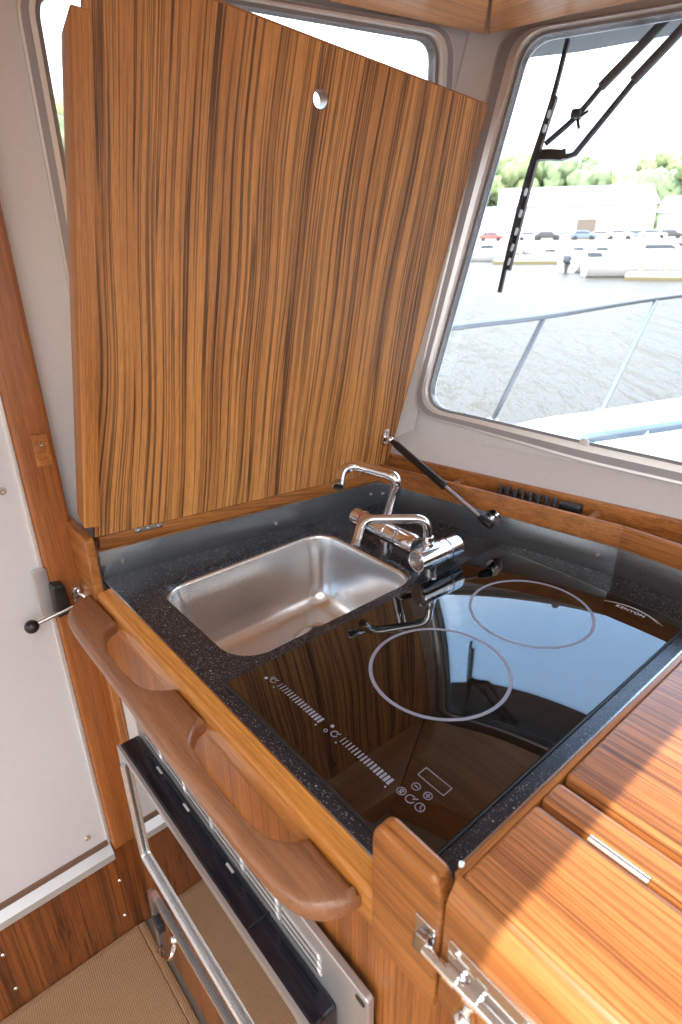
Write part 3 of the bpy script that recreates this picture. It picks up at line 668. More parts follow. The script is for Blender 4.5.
body(O2, dx, T2, [(.0130, 0), (.0160, .002), (.0165, .022), (.0158, .0225), (.0165, .024), (.0165, .085), (.0155, .086), (.0155, .088), (.0165, .089), (.0165, .112)])
bm = B(); lathe(bm, [(.0150, .1125), (.0165, .114), (.0175, .146), (.0150, .152), (.005, .153)], O2, dx, 32); obj('control_knob', bm, M['chrome'], T2)
bm = B(); lathe(bm, [(.0168, .023), (.0172, .0245), (.0168, .026)], O2, dx, 32); obj('knob_ring', bm, plain('red_tap_ring', (.40, .05, .04), .3), T2)
bm = B(); lathe(bm, [(.0125, -.0015), (.0125, .018)], O2 + Vector((.078, 0, -.026)), (0, 0, 1), 28); obj('tap_base', bm, M['chrome'], T2)
st2 = Vector((-.131, .388, .040))
bm = B(); lathe(bm, [(.0100, 0), (.0100, .008), (.0084, .009), (.0084, .028), (.0075, .030)], st2, V((.30, -.0, .9)), 24); obj('collar', bm, M['chrome'], T2)
bm = B(); tube(bm, roundpath([st2 + V((.003, 0, .008)), V((-.1010, .386, .131)), V((-.180, .368, .1340)), V((-.188, .343, .132)), V((-.165, .315, .114))], .018, 8), .0082, 18); sp2 = obj('spout', bm, M['chrome'], T2)
bm = B(); lathe(bm, [(.0065, 0), (.0094, .001), (.0094, .010)], V((-.165, .315, .114)), V((-.023, .028, .018)), 20); obj('aerator', bm, M['steel'], sp2)
# ------------------------------------------------------------------ tray ledge under the windscreen
TR = thing('ledge_tray', 'narrow teak tray ledge with dividers running below the windscreen', 'tray', (0, .58, .046))
def bar(name, P, Q, w, z0, z1, r, mat, parent=TR):
    P, Q = Vector((*P, 0)), Vector((*Q, 0)); d = (Q - P).normalized(); n = Vector((-d.y, d.x, 0))
    bm = B(); slab(bm, rect(z0, z1, 0, w), 0, (Q - P).length, 0, frame(P, (0, 0, 1), n, d)) if False else None
    pr = rpoly([(0, z0), (w, z0), (w, z1), (0, z1)], [0, 0, r, r], 3)
    loops(bm, [[P + n * a + Vector((0, 0, b)) for a, b in pr], [Q + n * a + Vector((0, 0, b)) for a, b in pr]])
    return obj(name, bm, mat, parent)
bar('front_board', (-.2695, .4998), (.1755, .5788), .010, .046, .0805, .004, M['teak_x'])
bar('front_board', (.1757, .5788), (.60, .5788), .010, .046, .0805, .004, M['teak_x'])
bm = B(); slab(bm, [(-.27, .510), (.1755, .589), (.60, .589), (.60, y_b(.6) - .011), (-.285, y_b(-.285) - .011)], .046, .056, 0); obj('tray_floor', bm, M['teak_dark'], TR)
bar('back_board', (-.287, y_b(-.287) - .010), (.60, y_b(.60) - .010), .010, .052, .0900, .004, M['teak_x'])
bar('end_board', (-.262, .507), (-.280, y_b(-.28) - .009), .012, .052, .0800, .004, M['teak_y'])
def divider(x):
    p = (x, .4998 + .1775 * (x + .2695) + .010); q = (x - .004, y_b(x) - .010)
    bar('divider', p, q, .010, .056, .0785, .002, M['teak_y'])
divider(-.106); divider(.128)
# coiled cord in the tray
c0, c1 = Vector((-.040, .5720, .0735)), Vector((.096, .5975, .0735)); d = (c1 - c0).normalized(); pn = Vector((-d.y, d.x, 0))
turns = 8; pts = []
for k in range(turns * 14 + 1):
    a = 2 * PI * k / 14; p = c0 + (c1 - c0) * .78 * (k / (turns * 14)); pts.append(p + pn * math.cos(a) * .0105 + Vector((0, 0, math.sin(a) * .0095)))
CC = thing('coiled_cord', 'black coiled microphone cord lying in the teak tray', 'cord', (.0, .59, .054))
bm = B(); tube(bm, pts, .0042, 8); obj('coil', bm, M['rubber'], CC)
bm = B(); q0 = c0 + (c1 - c0) * .78; slab(bm, rrect(0, .034, -.010, .010, .003, 3), -.008, .010, .002, frame(q0, d, pn, (0, 0, 1))); obj('plug', bm, M['black'], CC)
# ------------------------------------------------------------------ oven
OV = thing('oven', 'built-in stainless oven with black vented top edge and mirrored door', 'oven', (.05, -.05, -.53))
ZT = -.132
bm = B(); slab(bm, rpoly([(-.212, -.452), (.300, -.452), (.300, ZT), (-.212, ZT)], .006, 3), 0, .008, .0015, XZ(-.040)); fp = obj('front_plate', bm, M['oven_steel'], OV)
for (x) in (-.20, .290): 
    bm = B(); slab(bm, rrect(x - .006, x + .006, ZT - .014, ZT - .007, .003, 3), 0, .001, .0003, XZ(-.048)); obj('plate_slot', bm, M['rubber'], fp)
# vents: groups of three slots
nv = 6
for k in range(nv):
    x1 = .231 - .0712 * (nv - 1 - k); x0 = x1 - (.064 if k else .050)
    vt = B(); lin = B()
    for j in range(3):
        z = -.163 - j * .0110
        slab(vt, rrect(x0, x1, z - .0030, z + .0030, .0028, 3), 0, .0008, 0, XZ(-.048))
        slab(lin, rpoly([(x0 + .001, z + .0030), (x1 - .004, z + .0030), (x1, z - .0005), (x1 + .003, z - .0005), (x1 + .003, z + .0010), (x1 + .0005, z + .0014), (x1 - .0030, z + .0052), (x0 + .001, z + .0052)], 0), 0, .0016, 0, XZ(-.048))
    v = obj('vent', vt, M['rubber'], fp, smooth=False); obj('vent_louvre', lin, M['alu'], v, smooth=False)
# door
dx0, dx1, dz0, dz1 = -.207, .257, -.446, -.200
DR = obj('door', slab(B(), rpoly([(dx0, dz0), (dx1, dz0), (dx1, dz1), (dx0, dz1)], .004, 3), 0, .029, .003, XZ(-.0485), 3), M['blackgloss'], OV)
bm = B(); slab_hole(bm, rpoly([(dx0 - .001, dz0), (dx1, dz0), (dx1, dz1), (dx0 - .001, dz1)], .003, 3), [rpoly([(dx0 + .019, dz0 + .034), (dx1 - .019, dz0 + .034), (dx1 - .019, dz1 - .012), (dx0 + .019, dz1 - .012)], .012, 3)], 0, .0045, XZ(-.0775))
obj('steel_frame', bm, M['oven_steel'], DR)
bm = B(); slab(bm, rect(dx0 + .018, dx1 - .018, dz0 + .033, dz1 - .011), 0, .0025, 0, XZ(-.0775)); obj('door_glass', bm, M['oven_glass'], DR)
bm = B(); tube(bm, roundpath([(dx0 + .019, -.0835, dz1 - .022), (dx0 + .019, -.0835, -.418), (dx1 - .019, -.0835, -.418), (dx1 - .019, -.0835, dz1 - .022)], .012, 6), .0048, 12); obj('door_rail', bm, M['bar_steel'], DR)
bm = B(); box(bm, .140, .1412, -.0775, -.047, -.206, -.1985, 0); obj('joint_line', bm, M['rubber'], DR)
for x in (-.13, -.05, .06): 
    bm = B(); slab(bm, rrect(x, x + .016, -.056, -.053, .001, 2), -.2003, -.1996, .0); obj('catch_mark', bm, M['alu'], DR)
bm = B(); lathe(bm, [(.004, 0), (.004, .002), (.002, .003)], V((-.150, -.082, -.431)), (0, -1, 0), 14); obj('frame_screw', bm, M['screw'], DR)
# lower steel guard bar with its hanging arm and hook
GB = thing('oven_guard', 'matte steel fiddle bar hanging below the oven door with a snap hook', 'guard bar', (-.19, -.088, -.68))
def flat(bm, pts, w, t, n=(0, -1, 0)):
    P = [Vector(p) for p in pts]; n = Vector(n); rings = []
    for i, p in enumerate(P):
        tt = (P[min(i + 1, len(P) - 1)] - P[max(i - 1, 0)]).normalized(); s = tt.cross(n).normalized()
        rings.append([p + s * w / 2, p - s * w / 2, p - s * w / 2 + n * t, p + s * w / 2 + n * t])
    loops(bm, rings)
bm = B(); flat(bm, roundpath([(-.190, -.078, -.525), (-.182, -.078, -.500), (-.06, -.078, -.494), (.26, -.078, -.476)], .02, 6), .010, .010); obj('bar', bm, M['bar_steel'], GB)
bm = B(); flat(bm, roundpath([(-.190, -.078, -.515), (-.200, -.078, -.60), (-.199, -.078, -.668)], .02, 4), .018, .008); obj('arm', bm, plain('grey_arm', (.33, .32, .31), .4, .8), GB)
bm = B(); slab(bm, rrect(-.192, -.166, -.590, -.568, .003, 3), 0, .012, .002, XZ(-.078)); obj('rubber_stop', bm, M['rubber'], GB)
bm = B(); tube(bm, smoothpath([(-.150, -.07, -.600), (-.138, -.085, -.612), (-.150, -.092, -.628), (-.172, -.092, -.650), (-.186, -.092, -.660), (-.190, -.09, -.668)], 4), .0042, 10); ball(bm, (-.148, -.072, -.596), .009); ball(bm, (-.192, -.088, -.672), .008); obj('hook', bm, M['chrome'], GB)
bm = B(); tube(bm, [(-.163, -.092, -.612), (-.176, -.094, -.650)], .003, 8); obj('spring', bm, M['steel'], GB)
# ------------------------------------------------------------------ folding table (right)
TB = thing('folding_table', 'sunlit teak table top of three hinged leaves beside the cooktop', 'table', (.8, .2, .05))
zt = .1035; X0, X1 = .3665, 1.3
bm = B(); slab(bm, [(X0, -.036), (X1, -.036), (X1, .5775), (X0, .5775)], .060, zt - .0140, .002); obj('frame_board', bm, M['teak_y'], TB)
bm = B(); slab(bm, rrect(.3720, X1, -.0355, .0470, .004, 3), .085, zt, .0035, ID, 3); obj('front_leaf', bm, M['teak_table'], TB)
bm = B(); slab(bm, rrect(.3720, X1, .0525, .0765, .004, 3), .085, zt, .0035, ID, 3); obj('middle_leaf', bm, M['teak_table'], TB)
bm = B(); slab(bm, rrect(.3720, X1, .0845, .5720, .004, 3), .085, zt, .0045, ID, 3); obj('back_leaf', bm, M['teak_table'], TB)
bm = B(); slab(bm, [(X0, -.035), (X0 + .0050, -.035), (X0 + .0050, .577), (X0, .577)], .085, zt - .0030, .0006); obj('border_strip', bm, M['teak_y'], TB)
bm = B(); slab(bm, [(X0 - .0016, -.030), (X0, -.030), (X0, .577), (X0 - .0016, .577)], .092, zt - .0026, 0); obj('edge_trim', bm, M['steel'], TB)
bm = B(); lathe(bm, [(.0030, 0), (.0030, .040)], V((.411, .0497, zt - .0010)), (1, 0, 0), 14); slab(bm, rect(.411, .451, .0475, .0530), zt - .004, zt - .0015, 0); obj('piano_hinge', bm, M['screw'], TB)
bm = B(); pr = [(-.036, .1025), (-.0395, .1005), (-.046, .090), (-.0475, .084), (-.0475, -.020), (-.045, -.024), (-.036, -.024)]
loops(bm, [[Vector((x, y, z)) for y, z in pr] for x in (.3705, .5, .8, X1)]); obj('front_apron', bm, M['teak_x'], TB)
bm = B(); slab(bm, [(.372, -.86), (X1, -.86), (X1, .55), (.372, .55)], 0, .001, 0, lambda a, b, c: Vector((a, b, c))) if False else None
bm.free()
ST = thing('seat_locker', 'teak locker front below the folding table', 'locker', (.9, .2, -.86))
bm = B(); slab(bm, [(.384, -.84), (X1, -.84), (X1, -.026), (.384, -.026)], 0, .010, .001, XZ(-.034)); obj('locker_front', bm, M['teak_z'], ST)
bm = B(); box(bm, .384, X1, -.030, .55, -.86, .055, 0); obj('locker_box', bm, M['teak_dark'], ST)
# barrel bolt across the gap
BB = thing('barrel_bolt', 'chrome barrel bolt joining the teak block to the folding table', 'bolt', (.38, -.055, .03))
YB = -.0465
bm = B(); slab(bm, rrect(.3460, .3640, .016, .048, .002, 3), -.003, .0012, .0006, XZ(YB + .000)); kp = obj('keeper_plate', bm, M['chrome'], BB)
bm = B(); slab(bm, rpoly([(.348, .020), (.362, .020), (.362, .042), (.351, .039)], .002, 2), .001, .007, .0015, XZ(YB)); obj('keeper_block', bm, M['steel'], kp)
bm = B(); slab(bm, rrect(.3765, .455, .026, .060, .003, 3), -.0005, .0022, .0006, XZ(YB - .001)); bp_ = obj('bolt_plate', bm, M['chrome'], BB)
bm = B(); tube(bm, [(.360, YB - .006, .031), (.50, YB - .006, .036)], .0044, 16); obj('bolt_rod', bm, M['chrome'], BB)
for x in (.380, .396, .440):
    bm = B(); tube(bm, [(x, YB - .005, .0325), (x + .009, YB - .005, .0330)], .0068, 16); obj('guide', bm, M['chrome'], BB)
bm = B(); tube(bm, [(.4005, YB - .006, .030), (.4000, YB - .011, .020)], .003, 10); ball(bm, (.3998, YB - .012, .0160), .0068); obj('bolt_knob', bm, M['chrome'], BB)
for (x, z) in ((.384, .055), (.436, .054), (.442, .047)): screw('bolt_screw', (x, YB - .0032, z), (0, -1, 0), bp_, .003)
# small metal pin at block/table gap
screw('table_pin', (.3665, -.029, .1005), (-.2, .2, 1), TB, .0025, h=.002)
# ------------------------------------------------------------------ door latch things on the post
LK = thing('door_catch', 'black and chrome door catch on the teak post beside the white door', 'catch', (-.375, -.075, -.02))
bm = B(); slab(bm, rrect(-.106, -.086, -.052, .030, .006, 4), 0, .004, .001, YZ(-.378)); obj('catch_plate', bm, M['oven_steel'], LK)
bm = B(); slab(bm, rpoly([(-.090, -.052), (-.066, -.050), (-.070, .002), (-.088, .004)], .006, 4), 0, .022, .003, YZ(-.378)); obj('catch_body', bm, M['black'], LK)
LV = thing('door_lever', 'door lever with black ball knob beside the grab handle', 'lever', (-.36, -.07, -.045))
bm = B(); slab(bm, rrect(-.058, -.040, -.046, -.018, .007, 5), 0, .004, .001, YZ(-.376)); obj('lever_plate', bm, M['steel'], LV)
bm = B(); ball(bm, (-.370, -.049, -.024), .0055); tube(bm, smoothpath([(-.368, -.050, -.026), (-.362, -.044, -.034), (-.360, -.052, -.042), (-.358, -.060, -.040)], 5), .0028, 10); obj('lever_shackle', bm, M['chrome'], LV)
bm = B(); tube(bm, [(-.352, -.058, -.036), (-.356, -.121, -.047)], .0032, 12); obj('lever_rod', bm, M['steel'], LV)
bm = B(); ball(bm, (-.356, -.127, -.0485), .0105, 24); obj('ball_knob', bm, M['black'], LV)

# ================================================================== outside the windscreen
def WSo(s, u, o): return WS(s, u, -o)
WP = thing('windscreen_wiper', 'black pantograph windscreen wiper hanging outside the glass', 'wiper', WSo(.15, .5, .06))
b0, b1_ = WSo(.1145, .724, .026), WSo(.081, .321, .026)
bpts = [b0, WSo(.1080, .635, .027), WSo(.0905, .52, .029), WSo(.0835, .42, .028), b1_]
bm = B(); flat(bm, smoothpath(bpts, 5), .0065, .006, n_ws); BLD = obj('blade', bm, M['rubber'], WP)
bm = B(); flat(bm, smoothpath([WSo(.1120, .640, .030), WSo(.1000, .56, .032), WSo(.0930, .46, .032), WSo(.0890, .36, .029)], 5), .0072, .009, n_ws); CR = obj('blade_carrier', bm, M['black'], WP)
for (s, u) in ((.1085, .612), (.1055, .590), (.0945, .490), (.0925, .455), (.0915, .425), (.0900, .398), (.0893, .374)):
    bm = B(); slab(bm, rrect(-.0023, .0023, -.0065, .0065, .0022, 3), 0, .003, 0, frame(WSo(s, u, .0225), (w_dir - w_up * .12).normalized(), (w_up + w_dir * .12).normalized(), n_ws)); obj('carrier_slot', bm, M['offwhite'], CR)
hub = WSo(.0965, .556, .040)
bm = B(); lathe(bm, [(.008, -.008), (.0095, -.004), (.0095, .006), (.007, .010)], hub, n_ws, 20); flat(bm, [WSo(.097, .555, .042), WSo(.118, .554, .042), WSo(.138, .551, .042), WSo(.146, .553, .042)], .016, .008, n_ws); obj('hub', bm, M['black'], WP)
pv = WSo(.140, .550, .044)
bm = B(); tube(bm, [pv, WSo(.158, .554, .045), WSo(.232, .658, .045)], .0050, 10); obj('arm', bm, M['black'], WP)
bm = B(); tube(bm, smoothpath([WSo(.102, .575, .045), WSo(.146, .612, .045), WSo(.181, .656, .045)], 5), .0046, 10); obj('arm', bm, M['black'], WP)
for (a, b) in (((.228, .655), (.335, .775)), ((.178, .653), (.292, .772))):
    bm = B(); tube(bm, [WSo(a[0], a[1], .045), WSo(b[0], b[1], .045)], .0095, 12, .8); obj('arm_sleeve', bm, plain('brown_black_sleeve', (.05, .036, .032), .45), WP)
bm = B(); slab(bm, rrect(-.008, .008, -.006, .008, .003, 3), -.004, .010, .002, frame(WSo(.148, .614, .045), w_dir, w_up, n_ws)); tube(bm, [WSo(.150, .610, .045), WSo(.166, .620, .045)], .0025, 8); tube(bm, [WSo(.150, .610, .045), WSo(.156, .594, .045)], .0025, 8); obj('washer_nozzle', bm, M['black'], WP)
# side deck / foredeck of our own boat
deck = [(-1.16, -3.0), (-1.20, .5), (-1.13, 2.2), (-.98, 2.8), (-.80, 3.4), (-.4, 4.3), (1.5, 5.2), (2.6, 2.2), (2.7, 1.25), (.5, .80), (-.46, .62), (-.44, -3.0)]
bm = B(); slab(bm, deck, -.60, -.38, .02); struct('foredeck', bm, M['white_gel'], (0, 2, -.6), 'white foredeck and side deck outside the cabin')
bul = smoothpath([(-1.15, -2.0, -.39), (-1.18, .5, -.39), (-1.11, 2.2, -.39), (-.96, 2.8, -.39), (-.78, 3.4, -.39), (-.38, 4.3, -.39)], 5)
bm = B(); tube(bm, bul, .035, 12); struct('gunwale', bm, M['white_gel'], (-1.1, 1.2, -.4), 'white rounded gunwale of the foredeck')
bm = B(); slab(bm, rpoly([(-.62, 2.35), (-.30, 1.7), (1.6, 1.9), (1.6, 3.9), (.2, 4.0), (-.45, 3.2)], .15), -.38, -.33, .02); struct('deck_hatch_base', bm, M['white_gel'], (.3, 3, -.38), 'raised white middle of the foredeck')
BR = thing('bow_rail', 'stainless bow rail with raked stanchions above the foredeck', 'railing', (-1.1, 2, -.38))
rail = smoothpath([(-1.17, .3, .15), (-1.131, 1.728, .15), (-1.08, 2.328, .15), (-1.116, 3.569, .15), (-1.0, 4.6, .15), (-.6, 5.4, .16)], 5)
bm = B(); tube(bm, rail, .0165, 12); obj('top_rail', bm, M['rail_steel'], BR)
for (a, b) in (((-1.075, 2.328, .15), (-1.265, 2.27, -.37)), ((-1.116, 3.569, .15), (-.98, 2.84, -.37)), ((-1.165, 1.2, .15), (-1.22, 1.1, -.37))):
    bm = B(); tube(bm, [a, b], .0125, 12); sta = obj('stanchion', bm, M['rail_steel'], BR)
    bm = B(); lathe(bm, [(.032, 0), (.032, .006), (.018, .012)], V(b), (0, 0, 1), 20); obj('stanchion_foot', bm, M['steel'], sta)
LR = thing('deck_grab_rail', 'low steel grab rail on the white foredeck', 'railing', (-.5, 2.2, -.27))
bm = B(); tube(bm, roundpath([(-.66, 1.95, -.37), (-.62, 1.97, -.26), (-.43, 2.43, -.25), (-.05, 3.3, -.25), (-.03, 3.34, -.37)], .05, 5), .021, 12); obj('rail_tube', bm, plain('blue_grey_rail', (.10, .13, .17), .35, .7), LR)
bm = B(); tube(bm, [(-.50, 2.25, -.25), (-.50, 2.27, -.38)], .018, 12); obj('rail_post', bm, M['steel'], LR)
# ------------------------------------------------------------------ water, far shore
cam_xy = Vector((.5168, -.2539)); fwd = Vector((-.6975, .5873)).normalized(); rgt = Vector((fwd.y, -fwd.x))
def pol(pxx, d):          # bearing given as an offset on the horizon, distance in metres
    t = (pxx - 341) / 655.0
    v = (fwd + rgt * t).normalized() * d
    return cam_xy + v
bm = B()
for (x0, x1, y0, y1) in ((-700, 700, -500, 900),): slab(bm, rect(x0, x1, y0, y1), -1.95, -1.90, 0)
tag(obj('water', bm, M['water'], None, (0, 0, -1.95)), 'rippled grey harbour water between the bow and the docks', 'water', None, 'stuff')
# shore ground
def strip_ground(name, d0, d1, z, mat, lab, px0=-500, px1=1500, n=12):
    bm = B(); a = [pol(px0 + (px1 - px0) * k / n, d0) for k in range(n + 1)]; b = [pol(px0 + (px1 - px0) * k / n, d1) for k in range(n + 1)]
    slab(bm, [tuple(p) for p in a] + [tuple(p) for p in b[::-1]], -2.0, z, 0); p = pol(600, d0)
    return struct(name, bm, mat, (p.x, p.y, -2), lab)
strip_ground('shore_ground', 92, 420, 0.35, M['shore'], 'pale gravel yard of the far shore')
def orient(pxx, d, z=0, yaw=0):
    p = pol(pxx, d); f = (p - cam_xy).normalized(); r = Vector((f.y, -f.x)); c, s = math.cos(yaw), math.sin(yaw)
    r2 = r * c + f * s; f2 = f * c - r * s
    return frame((p.x, p.y, z), (r2.x, r2.y, 0), (f2.x, f2.y, 0), (0, 0, 1)), p
def building(pxx, d, w, dep, hgt, rise, z0, label, yaw=.0, doors=()):
    fr, p = orient(pxx, d, z0, yaw)
    T = thing('warehouse', label, 'building', (p.x, p.y, z0))
    bm = B(); slab(bm, rect(-w / 2, w / 2, 0, dep), 0, hgt, 0, fr)
    obj('wall', bm, M['metal_wall'], T, smooth=False)
    bm = B(); pr = [(-.4, hgt - .05), (dep / 2, hgt + rise), (dep + .4, hgt - .05), (dep / 2, hgt + rise - .35)]
    loops(bm, [[fr(-w / 2 - .4, a, b) for a, b in pr], [fr(w / 2 + .4, a, b) for a, b in pr]]); obj('roof', bm, M['roof_grey'], T, smooth=False)
    for s in (-1, 1):
        bm = B(); loops(bm, [[fr(s * w / 2 * .999, a, b) for a, b in ((0, hgt), (dep, hgt), (dep / 2, hgt + rise - .3))], [fr(s * (w / 2 - .2), a, b) for a, b in ((0, hgt), (dep, hgt), (dep / 2, hgt + rise - .3))]]); obj('gable', bm, M['metal_wall'], T, smooth=False)
    for (x, ww, hh) in doors:
        bm = B(); slab(bm, rect(x - ww / 2, x + ww / 2, 0, hh), 0, .15, 0, lambda a, b, c: fr(a, -c, b)); obj('door_opening', bm, M['shade_dark'], T, smooth=False)
    return T
building(575, 120, 25, 16, 5.4, 3.3, .35, 'long white warehouse with a pale ridge roof on the far shore', .10, ((2, 3, 3.2),))
building(505, 150, 14, 12, 3.6, 3.4, .35, 'small pale shed left of the warehouse, behind the wiper blade', 0, ())
building(700, 125, 13, 12, 4.2, 2.6, .35, 'white shed at the right edge of the photo, beyond the warehouse', -.1, ())
# trees, each on its own
def tree(pxx, d, hgt, w, mat, label, seed):
    p = pol(pxx, d); rnd = random.Random(seed)
    T = thing('tree', label, 'tree', (p.x, p.y, .3), 'trees behind the warehouse')
    bm = B(); lathe(bm, [(w * .05, 0), (w * .035, hgt * .6)], (p.x, p.y, .3), (0, 0, 1), 8); obj('trunk', bm, M['bark'], T)
    bm = B()
    for k in range(17):
        a = rnd.random() * 2 * PI; rr = rnd.random() ** .5 * w * .40; zz = hgt * (.22 + .62 * rnd.random()); r = w * (.20 + .12 * rnd.random()) * (1.15 - .4 * zz / hgt)
        dct = bmesh.ops.create_icosphere(bm, subdivisions=3, radius=r * .92)
        o = Vector((p.x + rr * math.cos(a), p.y + rr * math.sin(a), .3 + zz))
        for v in dct['verts']:
            nn = noise.noise(v.co * (1.6 / max(r, .5)) * 2.2 + Vector((seed, k, 0))) * .45 + noise.noise(v.co * 1.9 + Vector((k, seed, 3))) * .22
            v.co = v.co * (1 + nn) + o
    obj('crown', bm, mat, T, angle=180); return T
tl = [(440, 230, 17, 17, 1, 'pale green tree'), (468, 215, 18, 14, 0, 'light green tree'), (492, 225, 19, 13, 1, 'mid green tree'), (512, 220, 20, 12, 0, 'tallest rounded green tree'),
      (533, 228, 20, 12, 1, 'dense green tree'), (552, 225, 18, 12, 0, 'light green tree'), (572, 232, 19, 12, 1, 'round green tree'), (592, 226, 15, 12, 2, 'yellow green tree'), (612, 230, 16, 12, 2, 'low yellow green tree'),
      (632, 224, 15, 11, 2, 'yellow green tree'), (645, 230, 20, 9, 0, 'slim light green tree'), (665, 226, 17, 13, 2, 'broad yellow green tree'), (688, 228, 19, 14, 0, 'light green tree'), (715, 230, 18, 14, 1, 'mid green tree'),
      (583, 238, 20, 7, 1, 'narrow dark green tree'), (648, 210, 13, 12, 1, 'low dark green tree')]
where = ['hidden behind the windscreen frame', 'by the left edge of the windscreen', 'left of the wiper blade', 'just left of the wiper hub', 'right behind the wiper blade', 'just right of the wiper hub', 'above the left roof of the warehouse', 'above the middle of the warehouse roof', 'above the warehouse roof near its ridge end', 'above the right end of the warehouse roof', 'standing taller at the warehouse gable', 'between warehouse and white shed', 'above the white shed at the right edge', 'beyond the right edge of the windscreen view', 'with a pointed top rising above the others', 'filling the gap beside the warehouse gable']
for i, (px_, d_, h_, w_, mi, lb_) in enumerate(tl):
    dd_ = (182, 214, 246)[i % 3]
    tree(px_, dd_, h_ * dd_ / d_ * (1.30 if i != 14 else 1.45), w_ * 1.25, M['leaf%d' % (mi + 1)], lb_ + ' ' + where[i], i + 1)
# cars in the yard
def car(fr, p, z0, mat, label, s=1.0):
    T = thing('car', label, 'car', (p.x, p.y, z0), 'cars parked in front of the warehouse')
    bm = B(); pr = rpoly([(-2.1, .35), (2.1, .35), (2.15, .85), (1.2, 1.0), (.7, 1.45), (-1.2, 1.5), (-1.8, 1.0), (-2.15, .9)], .12, 3)
    slab(bm, pr, -.85, .85, .12, lambda a, b, c: fr(a * s, c * s, b * s)); obj('car_body', bm, mat, T)
    bm = B(); pr = rpoly([(-1.45, 1.02), (.95, 1.02), (.58, 1.38), (-1.1, 1.41)], .05, 2); slab(bm, pr, -.87, .87, .02, lambda a, b, c: fr(a * s, c * s, b * s)); obj('car_windows', bm, M['tint'], T)
    for wx in (-1.3, 1.3):
        for wy in (-.86, .86):
            bm = B(); lathe(bm, [(.32, -.1), (.32, .1)], fr(wx * s, wy * s, .32 * s), fr(0, 1, 0) - fr(0, 0, 0), 16); obj('wheel', bm, M['rubber'], T)
cn = ['white', 'silver', 'dark blue', 'red', 'black']
seq = [3, 1, 4, 0, 2, 1, 0, 2, 1, 4]; pos = [494, 532, 550, 568, 586, 604, 622, 640, 655, 672]
cwhere = ['left of the wiper blade', 'first right of the wiper blade', 'second right of the wiper blade', 'just left of the warehouse door', 'in front of the warehouse door', 'just right of the warehouse door', 'below the middle of the warehouse right half', 'near the warehouse gable', 'in the gap between warehouse and white shed', 'in front of the white shed']
for i, (c_, x_) in enumerate(zip(seq, pos)):
    fr, p = orient(x_, 102 + (i % 2) * 6, .35, .0); car(fr, p, .35, CARC[c_], '%s car parked %s' % (cn[c_], cwhere[i]), .85)
# docks
def dock(px0, px1, d, z, label, wd=2.2, posts=4):
    a, b = pol(px0, d), pol(px1, d); dd = (b - a); n = Vector((-dd.y, dd.x)).normalized() * wd
    T = thing('floating_dock', label, 'dock', (a.x, a.y, -1.9))
    bm = B(); slab(bm, [tuple(a), tuple(b), tuple(b + n), tuple(a + n)], z - .35, z, .03); obj('deck', bm, M['offwhite'] if False else plain('bleached_planks', (.30, .285, .25), .9, 0, 0, 3), T)
    bm = B(); slab(bm, [tuple(a - n * .03), tuple(b - n * .03), tuple(b), tuple(a)], z - .45, z - .18, 0); obj('fender_board', bm, plain('olive_fender', (.14, .125, .07), .9), T)
    for k in range(posts):
        q = a + dd * ((k + .5) / posts) + n * .9; bm = B(); lathe(bm, [(.14, -2.0), (.14, z + .8), (.05, z + .95)], (q.x, q.y, 0), (0, 0, 1), 12); obj('piling', bm, M['dock'], T)
    return T
dock(498, 572, 72, -1.45, 'pale floating dock at the waterline right of the wiper tip')
dock(634, 720, 44, -1.55, 'wide white floating dock at the right edge of the water', 3.0, 3)
dock(440, 800, 89.5, -.9, 'long pale quay along the far shore', 3.0, 10)
